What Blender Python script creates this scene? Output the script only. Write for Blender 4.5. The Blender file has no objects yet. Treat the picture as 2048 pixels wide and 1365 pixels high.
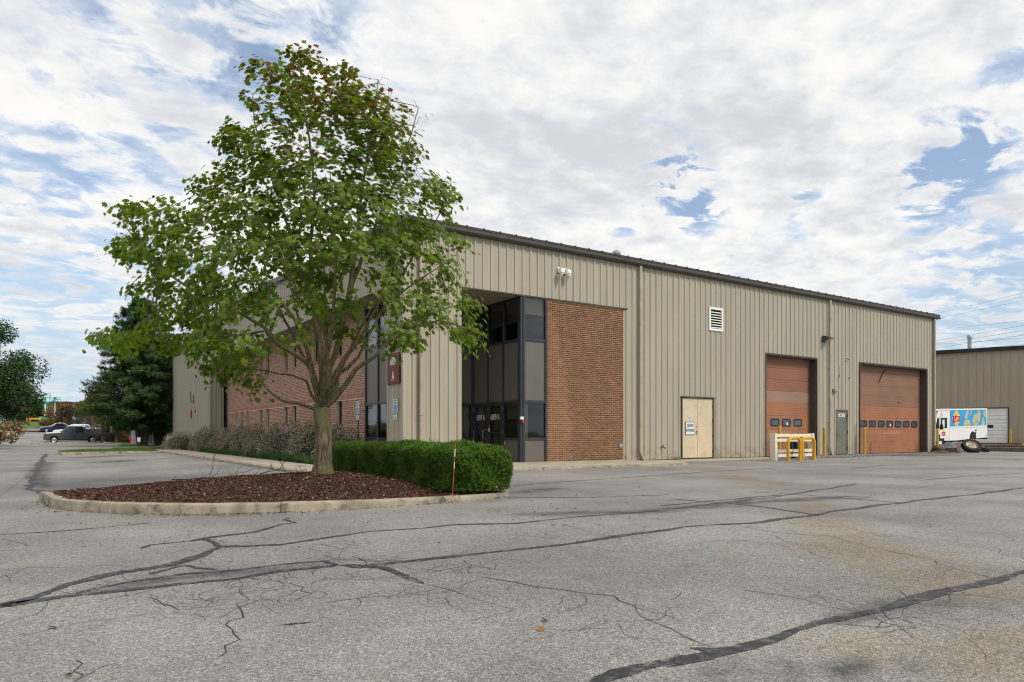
import bpy, bmesh, math, random
import numpy as np
from mathutils import Vector, Matrix, kdtree
random.seed(7); RNG = np.random.default_rng(7)
SC = bpy.context.scene
COL = SC.collection
R = math.radians
# ---------------------------------------------------------------- camera
YAW = R(33.7)
CAMZ = 1.0
cd = bpy.data.cameras.new('camera'); cam = bpy.data.objects.new('camera', cd); COL.objects.link(cam)
cam.location = (0, 0, CAMZ); cam.rotation_euler = (R(90), 0, -YAW)
cd.sensor_width = 36; cd.lens = 24.84; cd.shift_y = 0.0906; cd.clip_end = 9000; cd.clip_start = 0.05
SC.camera = cam
SC.view_settings.view_transform = 'Standard'; SC.view_settings.look = 'None'
SC.view_settings.exposure = 0.6; SC.view_settings.gamma = 1.0
SC.view_settings.use_curve_mapping = False
SC.cycles.filter_width = 1.15; SC.cycles.sample_clamp_indirect = 4.0; SC.cycles.use_denoising = True; SC.cycles.use_adaptive_sampling = False; SC.cycles.transparent_max_bounces = 16
FW = (math.sin(YAW), math.cos(YAW)); RT = (math.cos(YAW), -math.sin(YAW))
def at(px, t, z=0.0):
    """ground place at forward distance t under photo column px"""
    X = (px - 1024) / 1413 * t
    return Vector((RT[0]*X + FW[0]*t, RT[1]*X + FW[1]*t, z))
def zat(py, t): return CAMZ + (868 - py) / 1413 * t
# ---------------------------------------------------------------- sun and sky
SUN_AZ = math.atan2(-0.90, 0.38)      # direction the light comes from (x = along facade, y = away)
SUN_EL = R(47)
sd = bpy.data.lights.new('sun', 'SUN'); so = bpy.data.objects.new('sun', sd); COL.objects.link(so)
sd.energy = 1.8; sd.angle = R(14); sd.color = (1.0, 0.95, 0.87)
sv = Vector((math.cos(SUN_AZ)*math.cos(SUN_EL), math.sin(SUN_AZ)*math.cos(SUN_EL), math.sin(SUN_EL)))
so.rotation_euler = sv.to_track_quat('Z', 'Y').to_euler()
so.location = (20, -30, 60)

class NT:
    def __init__(s, tree): s.t = tree; s.n = tree.nodes; s.l = tree.links
    def node(s, typ, **kw):
        nd = s.n.new(typ)
        for k, v in kw.items():
            if k.startswith('i_'):
                key = k[2:]
                key = int(key) if key.isdigit() else key.replace('_', ' ')
                s.put(nd.inputs[key], v)
            else: setattr(nd, k, v)
        return nd
    def put(s, inp, v):
        if isinstance(v, bpy.types.NodeSocket): s.l.new(v, inp)
        else: inp.default_value = v
    def math(s, op, a, b=0.0, c=0.0, clamp=False):
        nd = s.n.new('ShaderNodeMath'); nd.operation = op; nd.use_clamp = clamp
        s.put(nd.inputs[0], a); s.put(nd.inputs[1], b)
        if len(nd.inputs) > 2: s.put(nd.inputs[2], c)
        return nd.outputs[0]
    def vmath(s, op, a, b=None):
        nd = s.n.new('ShaderNodeVectorMath'); nd.operation = op
        s.put(nd.inputs[0], a)
        if b is not None: s.put(nd.inputs[1], b)
        return nd
    def noise(s, vec, scale, detail=4, rough=0.55, dist=0.0):
        nd = s.n.new('ShaderNodeTexNoise')
        if vec is not None: s.l.new(vec, nd.inputs['Vector'])
        nd.inputs['Scale'].default_value = scale; nd.inputs['Detail'].default_value = detail
        nd.inputs['Roughness'].default_value = rough; nd.inputs['Distortion'].default_value = dist
        return nd.outputs['Fac']
    def smooth(s, x, a, b, lo=0.0, hi=1.0):
        nd = s.n.new('ShaderNodeMapRange'); nd.interpolation_type = 'SMOOTHSTEP'
        s.put(nd.inputs[0], x); nd.inputs[1].default_value = a; nd.inputs[2].default_value = b
        nd.inputs[3].default_value = lo; nd.inputs[4].default_value = hi
        return nd.outputs[0]
    def mix(s, f, a, b, blend='MIX'):
        nd = s.n.new('ShaderNodeMix'); nd.data_type = 'RGBA'; nd.blend_type = blend
        s.put(nd.inputs[0], f)
        for i, v in ((6, a), (7, b)):
            if not isinstance(v, bpy.types.NodeSocket) and len(v) == 3: v = (*v, 1)
            s.put(nd.inputs[i], v)
        return nd.outputs[2]
    def ramp(s, f, stops, interp='LINEAR'):
        nd = s.n.new('ShaderNodeValToRGB'); nd.color_ramp.interpolation = interp
        e = nd.color_ramp.elements
        while len(e) > 1: e.remove(e[0])
        e[0].position = stops[0][0]; e[0].color = (*stops[0][1], 1)
        for p, c in stops[1:]:
            x = e.new(p); x.color = (*c, 1)
        s.l.new(f, nd.inputs[0]); return nd.outputs[0]

W = bpy.data.worlds.new('World'); SC.world = W; W.use_nodes = True
def build_sky():
    T = NT(W.node_tree); T.n.clear()
    out = T.node('ShaderNodeOutputWorld'); bg = T.node('ShaderNodeBackground'); T.l.new(bg.outputs[0], out.inputs[0])
    bg.inputs['Strength'].default_value = 0.1
    sky = T.node('ShaderNodeTexSky', sky_type='NISHITA', sun_disc=False, sun_elevation=SUN_EL,
                 sun_rotation=math.atan2(sv.x, sv.y), air_density=1.0, dust_density=0.6, ozone_density=1.4)
    tc = T.node('ShaderNodeTexCoord'); d = tc.outputs['Generated']
    sep = T.node('ShaderNodeSeparateXYZ'); T.l.new(d, sep.inputs[0])
    zc = T.math('ADD', T.math('MAXIMUM', sep.outputs[2], 0.0), 0.13)
    cmb = T.node('ShaderNodeCombineXYZ')
    T.l.new(T.math('DIVIDE', sep.outputs[0], zc), cmb.inputs[0]); T.l.new(T.math('DIVIDE', sep.outputs[1], zc), cmb.inputs[1])
    p = cmb.outputs[0]
    mp = T.node('ShaderNodeMapping'); T.l.new(p, mp.inputs[0]); mp.inputs['Rotation'].default_value = (0, 0, R(-62)); mp.inputs['Scale'].default_value = (1.0, 1.2, 1)
    q = mp.outputs[0]
    n1 = T.noise(q, 1.25, 9, 0.60, 0.35)
    n2 = T.noise(q, 4.2, 8, 0.62, 0.25)
    n3 = T.noise(q, 0.72, 5, 0.5, 0.2)
    n5 = T.noise(q, 10.0, 7, 0.65, 0.3)
    cov = T.math('ADD', T.math('ADD', T.math('MULTIPLY', n1, 0.54), T.math('MULTIPLY', n2, 0.32)), T.math('MULTIPLY', n5, 0.14))
    rag = T.noise(q, 6.0, 6, 0.6, 0.5)
    # larger breaks in the cloud deck, each a soft hole round a direction in the sky
    def hole(px, py, rad, depth, cov):
        v = Vector((FW[0] + RT[0]*(px-1024)/1413, FW[1] + RT[1]*(px-1024)/1413, (868-py)/1413)).normalized()
        dd = T.vmath('DISTANCE', d, tuple(v)).outputs['Value']
        if depth < 0: return T.math('ADD', cov, T.smooth(dd, 0.0, rad*1.25, -depth, 0.0))
        e = T.smooth(dd, 0.0, rad*1.25, -depth*1.7, 0.0)
        return T.math('ADD', cov, T.math('MULTIPLY', e, T.smooth(rag, 0.40, 0.60)))
    for h in ((420, 70, .24, .045), (560, 20, .12, .05), (300, 270, .20, .010), (40, 250, .20, .015), (150, 470, .5, -.02), (90, 560, .2, .02), (1190, 205, .13, -.09),
              (1320, 350, .085, .19), (1410, 405, .05, .16), (1585, 382, .045, .14), (1905, 315, .075, .15), (1860, 390, .05, .11), (1980, 300, .05, .06),
              (2060, 95, .06, .08), (2010, 600, .14, .12), (1240, 458, .04, .08), (80, 640, .26, .05),
              (900, 200, .42, -.03), (1500, 170, .55, -.04), (1600, 560, .25, -.02), (1250, 400, .09, -.03)):
        cov = hole(*h, cov)
    alpha = T.smooth(cov, 0.32, 0.51)
    n4 = T.noise(q, 9.5, 7, 0.62, 0.3)
    body = T.smooth(T.math('ADD', T.math('ADD', T.math('MULTIPLY', n3, 0.42), T.math('MULTIPLY', n2, 0.36)), T.math('MULTIPLY', n4, 0.22)), 0.44, 0.62)
    ccol = T.mix(body, (6.5, 6.45, 6.35), (4.45, 4.6, 4.95))
    thin = T.smooth(cov, 0.40, 0.50)
    ccol = T.mix(thin, (4.9, 5.45, 6.25), ccol)
    blue = T.mix(0.18, sky.outputs[0], (4.5, 5.0, 5.6))
    # thin haze whitening toward the horizon
    hz = T.smooth(sep.outputs[2], 0.0, 0.32, 1.0, 0.0)
    blue = T.mix(T.math('MULTIPLY', hz, 0.75), blue, (3.1, 4.1, 5.1))
    col = T.mix(alpha, blue, ccol)
    low = T.smooth(sep.outputs[2], 0.02, 0.24, 0.55, 0.0)
    col = T.mix(low, col, (3.7, 4.5, 5.2))
    T.l.new(col, bg.inputs['Color'])
build_sky()

# ---------------------------------------------------------------- helpers
def tag(o, label=None, cat=None, group=None, kind=None):
    if label: o['label'] = label
    if cat: o['category'] = cat
    if group: o['group'] = group
    if kind: o['kind'] = kind
    return o
def thing(name, loc, label, cat, group=None, rz=0.0):
    o = bpy.data.objects.new(name, None); COL.objects.link(o); o.location = loc; o.rotation_euler = (0, 0, rz)
    o.empty_display_size = 0.2
    return tag(o, label, cat, group)
def wloc(o):
    v = Vector((0, 0, 0))
    while o is not None: v += o.location; o = o.parent
    return v
def link(name, me, parent=None, loc=None, rot=None):
    o = bpy.data.objects.new(name, me); COL.objects.link(o)
    if parent: o.parent = parent
    if loc is not None: o.location = loc
    if rot is not None: o.rotation_euler = rot
    return o
def copy_tree(o, parent=None):
    c = o.copy(); COL.objects.link(c)
    if parent: c.parent = parent
    for ch in list(o.children): copy_tree(ch, c)
    return c
class MB:
    def __init__(s): s.v = []; s.f = []; s.m = []
    def add(s, vs, fs, mi=0):
        b = len(s.v); s.v += [tuple(x) for x in vs]
        for f in fs: s.f.append(tuple(i+b for i in f)); s.m.append(mi)
        return s
    def box(s, x0, y0, z0, x1, y1, z1, mi=0, M=None):
        vs = [Vector(p) for p in ((x0,y0,z0),(x1,y0,z0),(x1,y1,z0),(x0,y1,z0),(x0,y0,z1),(x1,y0,z1),(x1,y1,z1),(x0,y1,z1))]
        if M is not None: vs = [M @ p for p in vs]
        return s.add(vs, [(0,3,2,1),(4,5,6,7),(0,1,5,4),(1,2,6,5),(2,3,7,6),(3,0,4,7)], mi)
    def bbox(s, x0, y0, z0, x1, y1, z1, b=0.01, mi=0, M=None):
        """box with chamfered vertical and top edges"""
        def ring(i, z): return [(x0+i+b,y0+i,z),(x1-i-b,y0+i,z),(x1-i,y0+i+b,z),(x1-i,y1-i-b,z),(x1-i-b,y1-i,z),(x0+i+b,y1-i,z),(x0+i,y1-i-b,z),(x0+i,y0+i+b,z)]
        vs = [Vector(p) for p in ring(b, z0) + ring(0, z0+b) + ring(0, z1-b) + ring(b, z1)]
        if M is not None: vs = [M @ p for p in vs]
        fs = [tuple(range(7,-1,-1)), tuple(range(24,32))]
        for k in range(3):
            for i in range(8):
                j = (i+1) % 8; fs.append((k*8+i, k*8+j, k*8+8+j, k*8+8+i))
        return s.add(vs, fs, mi)
    def tube(s, pts, rad, n=8, mi=0, cap=True):
        pts = [Vector(p) for p in pts]; N = len(pts)
        rad = rad if hasattr(rad, '__len__') else [rad]*N
        vs = []; up = None
        for i, p in enumerate(pts):
            d = (pts[min(i+1,N-1)] - pts[max(i-1,0)]).normalized()
            if up is None: up = d.orthogonal().normalized()
            up = (up - d*up.dot(d))
            up = up.normalized() if up.length > 1e-5 else d.orthogonal().normalized()
            w = d.cross(up)
            for k in range(n):
                a = 2*math.pi*k/n
                vs.append(p + (up*math.cos(a) + w*math.sin(a))*rad[i])
        fs = []
        for i in range(N-1):
            for k in range(n):
                k2 = (k+1) % n; fs.append((i*n+k, i*n+k2, (i+1)*n+k2, (i+1)*n+k))
        if cap: fs += [tuple(range(n-1,-1,-1)), tuple(range((N-1)*n, N*n))]
        return s.add(vs, fs, mi)
    def lathe(s, prof, n=16, mi=0, M=None, cap=True):
        """prof: (r, z) pairs about z"""
        vs = []
        for r, z in prof:
            for k in range(n):
                a = 2*math.pi*k/n; vs.append(Vector((r*math.cos(a), r*math.sin(a), z)))
        if M is not None: vs = [M @ p for p in vs]
        fs = []
        for i in range(len(prof)-1):
            for k in range(n):
                k2 = (k+1) % n; fs.append((i*n+k, i*n+k2, (i+1)*n+k2, (i+1)*n+k))
        if cap: fs += [tuple(range(n-1,-1,-1)), tuple(range((len(prof)-1)*n, len(prof)*n))]
        return s.add(vs, fs, mi)
    def prism(s, poly, y0, y1, mi=0, M=None):
        """poly in x,z extruded along y"""
        n = len(poly)
        vs = [Vector((x, y0, z)) for x, z in poly] + [Vector((x, y1, z)) for x, z in poly]
        if M is not None: vs = [M @ p for p in vs]
        fs = [tuple(range(n)), tuple(range(2*n-1, n-1, -1))] + [((i+1)%n, i, n+i, n+(i+1)%n) for i in range(n)]
        return s.add(vs, fs, mi)
    def mesh(s, name, mats, smooth=False, off=None):
        me = bpy.data.meshes.new(name)
        vs = s.v if off is None else [(a-off[0], b-off[1], c-off[2]) for a, b, c in s.v]
        me.from_pydata(vs, [], s.f)
        for m in (mats if isinstance(mats, (list, tuple)) else [mats]): me.materials.append(m)
        if any(s.m): me.polygons.foreach_set('material_index', s.m)
        bm = bmesh.new(); bm.from_mesh(me); bmesh.ops.recalc_face_normals(bm, faces=bm.faces); bm.to_mesh(me); bm.free()
        if smooth:
            me.polygons.foreach_set('use_smooth', [True]*len(me.polygons))
            if smooth != 'all': me.set_sharp_from_angle(angle=R(35))
        me.update(); return me
    def build(s, name, mats, parent=None, smooth=False, world=True, loc=None):
        """world=True: vertices are in world coordinates and are made local to the parent"""
        off = wloc(parent) if (parent is not None and world) else None
        return link(name, s.mesh(name, mats, smooth, off), parent, loc)
def np_mesh(name, V, F, mats, parent=None, attrs=None, mi=None, smooth=False, world=True):
    """V (n,3), F (m,k) arrays"""
    me = bpy.data.meshes.new(name); V = np.asarray(V, np.float32); F = np.asarray(F, np.int32)
    if parent is not None and world: V = V - np.array(wloc(parent), np.float32)
    me.vertices.add(len(V)); me.vertices.foreach_set('co', V.ravel())
    k = F.shape[1]
    me.loops.add(F.size); me.loops.foreach_set('vertex_index', F.ravel())
    me.polygons.add(len(F)); me.polygons.foreach_set('loop_start', np.arange(0, F.size, k, dtype=np.int32))
    try: me.polygons.foreach_set('loop_total', np.full(len(F), k, dtype=np.int32))
    except Exception: pass
    for m in (mats if isinstance(mats, (list, tuple)) else [mats]): me.materials.append(m)
    if mi is not None: me.polygons.foreach_set('material_index', np.asarray(mi, np.int32))
    if attrs:
        for an, av in attrs.items():
            a = me.attributes.new(an, 'FLOAT', 'POINT'); a.data.foreach_set('value', np.asarray(av, np.float32))
    me.update(calc_edges=True); me.validate()
    if smooth: me.polygons.foreach_set('use_smooth', np.ones(len(F), bool))
    return link(name, me, parent)
def frames(n, spin):
    n = n / np.maximum(np.linalg.norm(n, axis=1, keepdims=True), 1e-6)
    ref = np.where(np.abs(n[:, 2:3]) < 0.9, np.array([[0, 0, 1.]]), np.array([[1., 0, 0]]))
    a = np.cross(ref, n); a /= np.linalg.norm(a, axis=1, keepdims=True); b = np.cross(n, a)
    c, s_ = np.cos(spin)[:, None], np.sin(spin)[:, None]
    return a*c + b*s_, b*c - a*s_, n
def scatter(name, P, Nrm, size, tv, tf, mats, parent=None, tint=None, spin=None, mi=None, world=True):
    """many small leaf-like faces: template tv (k,3), tf (m,3|4) placed at P with normal Nrm"""
    n = len(P); k = len(tv)
    spin = RNG.uniform(0, 2*np.pi, n) if spin is None else spin
    A, B, C = frames(Nrm, spin)
    size = np.broadcast_to(size, (n,))
    L = tv[None, :, :] * size[:, None, None]
    V = P[:, None, :] + L[:, :, 0:1]*A[:, None, :] + L[:, :, 1:2]*B[:, None, :] + L[:, :, 2:3]*C[:, None, :]
    F = tf[None, :, :] + (np.arange(n)*k)[:, None, None]
    at_ = {'tint': np.repeat(tint if tint is not None else RNG.random(n), k)}
    m2 = np.repeat(mi, len(tf)) if mi is not None else None
    return np_mesh(name, V.reshape(-1, 3), F.reshape(-1, tf.shape[1]), mats, parent, at_, m2, world=world)
def in_poly(pts, poly):
    x, y = pts[:, 0], pts[:, 1]; r = np.zeros(len(pts), bool); n = len(poly)
    for i in range(n):
        x1, y1 = poly[i]; x2, y2 = poly[(i+1) % n]
        if y1 == y2: continue
        c = ((y1 > y) != (y2 > y)) & (x < (x2-x1)*(y-y1)/(y2-y1) + x1); r ^= c
    return r
def sstep(x, a, b):
    t = np.clip((np.asarray(x, float)-a)/(b-a), 0, 1); return t*t*(3-2*t)
def text_mesh(txt, size, xs=1.0, bold=0.0, shear=0.0, ext=0.002, align='CENTER'):
    cu = bpy.data.curves.new('lettering', 'FONT'); cu.body = txt; cu.size = size; cu.extrude = ext
    cu.offset = bold; cu.shear = shear; cu.align_x = align; cu.resolution_u = 3
    ob = bpy.data.objects.new('lettering', cu); COL.objects.link(ob)
    dg = bpy.context.evaluated_depsgraph_get(); dg.update()
    me = bpy.data.meshes.new_from_object(ob.evaluated_get(dg))
    bpy.data.objects.remove(ob); bpy.data.curves.remove(cu)
    me.transform(Matrix.Rotation(R(90), 4, 'X') @ Matrix.Scale(xs, 4, (1, 0, 0)))
    return me
def lettering(txt, size, mat, parent, loc, rz=0.0, world=True, **kw):
    me = text_mesh(txt, size, **kw); me.materials.clear(); me.materials.append(mat)
    l = Vector(loc) - (wloc(parent) if (parent and world) else Vector((0, 0, 0)))
    return link('lettering', me, parent, l, (0, 0, rz))

# ---------------------------------------------------------------- materials
def mat(name, col, rough=0.7, metal=0.0, spec=0.3, var=0.12, scale=3.0, bump=0.0, bscale=40.0, dirt=None, dirt_amt=0.0, dscale=1.2, coat=0.0):
    m = bpy.data.materials.new(name); m.use_nodes = True; T = NT(m.node_tree); b = T.n['Principled BSDF']
    tc = T.node('ShaderNodeTexCoord'); o = tc.outputs['Object']
    n = T.noise(o, scale, 5, 0.6)
    c = T.mix(T.smooth(n, 0.3, 0.7), tuple(x*(1-var) for x in col), tuple(min(1, x*(1+var)) for x in col))
    if dirt:
        c = T.mix(T.math('MULTIPLY', T.smooth(T.noise(o, dscale, 7, 0.68, 0.3), 0.48, 0.72), dirt_amt), c, dirt)
    T.l.new(c, b.inputs['Base Color'])
    T.l.new(T.smooth(n, 0.2, 0.8, max(0.02, rough-0.08), min(1, rough+0.08)), b.inputs['Roughness'])
    b.inputs['Metallic'].default_value = metal; b.inputs['Specular IOR Level'].default_value = spec
    if coat: b.inputs['Coat Weight'].default_value = coat; b.inputs['Coat Roughness'].default_value = 0.08
    if bump:
        bp = T.node('ShaderNodeBump'); bp.inputs['Strength'].default_value = bump; bp.inputs['Distance'].default_value = 0.02
        T.l.new(T.noise(o, bscale, 6, 0.65), bp.inputs['Height']); T.l.new(bp.outputs[0], b.inputs['Normal'])
    return m
def leaf_mat(name, stops, trans=0.35, rough=0.5, spec=0.3):
    m = bpy.data.materials.new(name); m.use_nodes = True; T = NT(m.node_tree); b = T.n['Principled BSDF']
    a = T.node('ShaderNodeAttribute', attribute_name='tint')
    c = T.ramp(a.outputs['Fac'], stops)
    b.inputs['Roughness'].default_value = rough; b.inputs['Specular IOR Level'].default_value = spec
    T.l.new(c, b.inputs['Base Color'])
    tr = T.node('ShaderNodeBsdfTranslucent')
    T.l.new(T.mix(1.0, c, (1.25, 1.35, 0.6), 'MULTIPLY'), tr.inputs[0])
    mx = T.node('ShaderNodeMixShader'); mx.inputs[0].default_value = trans
    T.l.new(b.outputs[0], mx.inputs[1]); T.l.new(tr.outputs[0], mx.inputs[2])
    T.l.new(mx.outputs[0], T.n['Material Output'].inputs[0])
    return m
def glass_mat(name, tint=(0.72, 0.74, 0.75), ior=1.55):
    m = bpy.data.materials.new(name); m.use_nodes = True; T = NT(m.node_tree); T.n.remove(T.n['Principled BSDF'])
    fr = T.node('ShaderNodeFresnel'); fr.inputs[0].default_value = ior
    tc = T.node('ShaderNodeTexCoord')
    bp = T.node('ShaderNodeBump'); bp.inputs['Strength'].default_value = 0.05; bp.inputs['Distance'].default_value = 0.05
    T.l.new(T.noise(tc.outputs['Object'], 1.2, 1), bp.inputs['Height'])
    gl = T.node('ShaderNodeBsdfGlossy'); gl.inputs['Roughness'].default_value = 0.02; T.l.new(bp.outputs[0], gl.inputs['Normal'])
    tp = T.node('ShaderNodeBsdfTransparent'); tp.inputs[0].default_value = (*tint, 1)
    mx = T.node('ShaderNodeMixShader')
    T.l.new(T.math('ADD', T.math('MULTIPLY', fr.outputs[0], 0.65), 0.015), mx.inputs[0])
    T.l.new(tp.outputs[0], mx.inputs[1]); T.l.new(gl.outputs[0], mx.inputs[2])
    T.l.new(mx.outputs[0], T.n['Material Output'].inputs[0]); return m
M = {}
def siding(name, col):
    """painted steel siding: faint vertical streaks, grime splashed up from the ground"""
    m = bpy.data.materials.new(name); m.use_nodes = True; T = NT(m.node_tree); b = T.n['Principled BSDF']
    g = T.node('ShaderNodeNewGeometry'); P = g.outputs['Position']
    mp = T.node('ShaderNodeMapping'); T.l.new(P, mp.inputs[0]); mp.inputs['Scale'].default_value = (6, 6, 0.35)
    st = T.noise(mp.outputs[0], 1.0, 6, 0.65)
    big = T.noise(P, 0.35, 4, 0.5)
    c = T.mix(T.smooth(st, 0.3, 0.72), tuple(x*0.90 for x in col), tuple(x*1.07 for x in col))
    c = T.mix(T.math('MULTIPLY', T.smooth(big, 0.35, 0.7), 0.18), c, tuple(x*0.8 for x in col))
    sep = T.node('ShaderNodeSeparateXYZ'); T.l.new(P, sep.inputs[0])
    spl = T.math('MULTIPLY', T.smooth(sep.outputs[2], 0.02, 0.75, 1.0, 0.0), T.smooth(T.noise(P, 3.5, 6, 0.7), 0.42, 0.66))
    c = T.mix(T.math('MULTIPLY', spl, 0.55), c, (0.13, 0.11, 0.075))
    oi = T.node('ShaderNodeObjectInfo')
    c = T.mix(T.math('MULTIPLY', oi.outputs['Random'], 0.05), c, tuple(x*0.72 for x in col))
    T.l.new(c, b.inputs['Base Color']); b.inputs['Roughness'].default_value = 0.5; b.inputs['Specular IOR Level'].default_value = 0.35
    return m
M['tan'] = siding('tan_siding', (0.405, 0.368, 0.284))
M['tan2'] = siding('brown_tan_siding', (0.37, 0.305, 0.235))
M['trim'] = mat('tan_trim', (0.40, 0.35, 0.26), 0.5, var=0.08, dirt=(0.15, 0.13, 0.10), dirt_amt=0.4)
M['bronze'] = mat('dark_bronze', (0.065, 0.058, 0.052), 0.45, spec=0.4, var=0.15)
M['soffit'] = mat('soffit', (0.30, 0.26, 0.20), 0.6)
M['frame'] = mat('anodised_frame', (0.035, 0.037, 0.046), 0.35, spec=0.5, var=0.15)
M['spandrel'] = mat('spandrel', (0.135, 0.122, 0.102), 0.42, spec=0.4, var=0.08, scale=0.8)
M['glass'] = glass_mat('tinted_glass')
M['clearglass'] = glass_mat('clear_glass', (0.7, 0.75, 0.75))
M['dark'] = mat('dark_interior', (0.025, 0.025, 0.026), 0.9)
M['blind'] = mat('blind', (0.42, 0.37, 0.22), 0.8, var=0.06, scale=8)
M['blindgrey'] = mat('grey_blind', (0.42, 0.42, 0.40), 0.8, var=0.06, scale=8)
M['mortar'] = mat('mortar', (0.56, 0.39, 0.22), 0.95, var=0.12, scale=2, bump=0.3, bscale=90)
BR = []
for i, c in enumerate(((0.180, 0.080, 0.044), (0.155, 0.068, 0.040), (0.205, 0.095, 0.052), (0.130, 0.060, 0.038), (0.170, 0.076, 0.044))):
    BR.append(mat('brick_%s' % 'red dark_red orange brown plum'.split()[i], c, 0.9, var=0.25, scale=18, bump=0.25, bscale=120))
BRL = []  # pier brick again, colour lightened to offset the shade on the left wall
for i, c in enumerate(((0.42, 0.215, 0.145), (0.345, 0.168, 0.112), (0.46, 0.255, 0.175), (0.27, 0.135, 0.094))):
    BRL.append(mat('shade_lifted_brick_%s' % 'red dark_red pink brown'.split()[i], c, 0.9, var=0.22, scale=18, bump=0.25, bscale=120))
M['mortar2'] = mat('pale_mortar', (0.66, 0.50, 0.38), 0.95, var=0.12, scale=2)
M['conc'] = mat('concrete', (0.40, 0.345, 0.265), 0.9, var=0.12, scale=1.3, bump=0.25, bscale=60, dirt=(0.16, 0.13, 0.095), dirt_amt=0.55, dscale=0.9)
M['kerb'] = mat('kerb_concrete', (0.33, 0.285, 0.21), 0.92, var=0.25, scale=3.5, bump=0.6, bscale=45, dirt=(0.07, 0.062, 0.047), dirt_amt=0.9, dscale=4.2)
M['doorbrown'] = mat('faded_brown_door', (0.245, 0.132, 0.088), 0.55, var=0.08, scale=0.8)
M['dooror'] = mat('orange_brown_door', (0.335, 0.148, 0.078), 0.5, var=0.08, scale=0.8, dirt=(0.14, 0.07, 0.05), dirt_amt=0.35)
M['doorpale'] = mat('bleached_door', (0.30, 0.185, 0.135), 0.6, var=0.08, scale=0.8)
M['cream'] = mat('cream_paint', (0.60, 0.505, 0.345), 0.5, var=0.05, scale=0.9, dirt=(0.28, 0.22, 0.13), dirt_amt=0.4, dscale=3.5)
M['greydoor'] = mat('grey_paint', (0.155, 0.155, 0.125), 0.5, var=0.08, dirt=(0.16, 0.075, 0.03), dirt_amt=0.25)
M['black'] = mat('black_rubber', (0.02, 0.02, 0.021), 0.6, var=0.2)
M['white'] = mat('white_paint', (0.78, 0.78, 0.76), 0.45, var=0.04)
M['whitedirty'] = mat('cream_white_paint', (0.78, 0.71, 0.57), 0.6, var=0.05, scale=5, dirt=(0.33, 0.24, 0.14), dirt_amt=0.5, dscale=5)
M['yellow'] = mat('yellow_paint', (0.62, 0.33, 0.012), 0.45, var=0.1, scale=5, dirt=(0.05, 0.035, 0.02), dirt_amt=0.45, dscale=6)
M['yellowold'] = mat('faded_yellow_paint', (0.50, 0.335, 0.055), 0.6, var=0.1, scale=5, dirt=(0.05, 0.035, 0.02), dirt_amt=0.45, dscale=6)
M['steel'] = mat('steel', (0.45, 0.46, 0.47), 0.35, metal=0.9, var=0.15)
M['galv'] = mat('galvanised', (0.36, 0.39, 0.41), 0.45, metal=0.6, var=0.15)
M['maroon'] = mat('maroon_paint', (0.145, 0.030, 0.026), 0.55, var=0.06)
M['blue'] = mat('sign_blue', (0.02, 0.22, 0.55), 0.5)
M['signgreen'] = mat('sign_green', (0.05, 0.25, 0.17), 0.5)
M['signwhite'] = mat('sign_white', (0.66, 0.72, 0.70), 0.5, var=0.05)
M['letterblack'] = mat('black_print', (0.02, 0.02, 0.02), 0.6)
M['red'] = mat('red_paint', (0.5, 0.03, 0.025), 0.45)
M['lay_blue'] = mat('print_blue', (0.035, 0.36, 0.72), 0.4, var=0.12, scale=0.7)
M['lay_red'] = mat('print_red', (0.5, 0.016, 0.022), 0.4)
M['lay_yel'] = mat('print_yellow', (0.85, 0.52, 0.02), 0.4)
M['chip'] = mat('print_chip', (0.52, 0.46, 0.27), 0.5, var=0.2, scale=3)
M['creamtext'] = mat('cream_print', (0.62, 0.47, 0.24), 0.6)
M['wood'] = mat('old_timber', (0.15, 0.115, 0.085), 0.9, var=0.35, scale=6, bump=0.3)
M['rust'] = mat('rusty_metal', (0.16, 0.06, 0.03), 0.8, var=0.3, scale=12)
M['orange'] = mat('orange_plastic', (0.75, 0.16, 0.03), 0.5)
M['tyre'] = mat('tyre', (0.022, 0.022, 0.022), 0.85, var=0.2, scale=20)
M['carglass'] = mat('car_glass', (0.02, 0.025, 0.03), 0.06, spec=0.6, var=0.05)
M['chrome'] = mat('alloy', (0.5, 0.5, 0.5), 0.3, metal=0.9)
# ---------------------------------------------------------------- terrain and ground
U0, V0 = 8.90, 19.10           # corner of the metal building
UE = 40.14; VE = 62.5          # far ends of both facades
EAVE = 7.22
def gz(u, v):
    u = np.asarray(u, float); v = np.asarray(v, float)
    z = -0.08*(1-sstep(u, 1.0, 6.5))
    bank = np.clip(v-93, 0, 73)*0.0285 + 1.55*sstep(v, 165, 181)
    z = z + bank*(1-sstep(u, 32, 60))
    z = z + 0.22*sstep(u, 50, 59)*sstep(v, 20, 23)*(1-sstep(v, 60, 80))
    return z
def gz1(u, v): return float(gz(u, v))
ROOF_SLOPE = 0.043; VR = (V0+VE)/2
def roofz(v): return EAVE + ROOF_SLOPE*(min(v, 2*VR-v)-V0)

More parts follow.
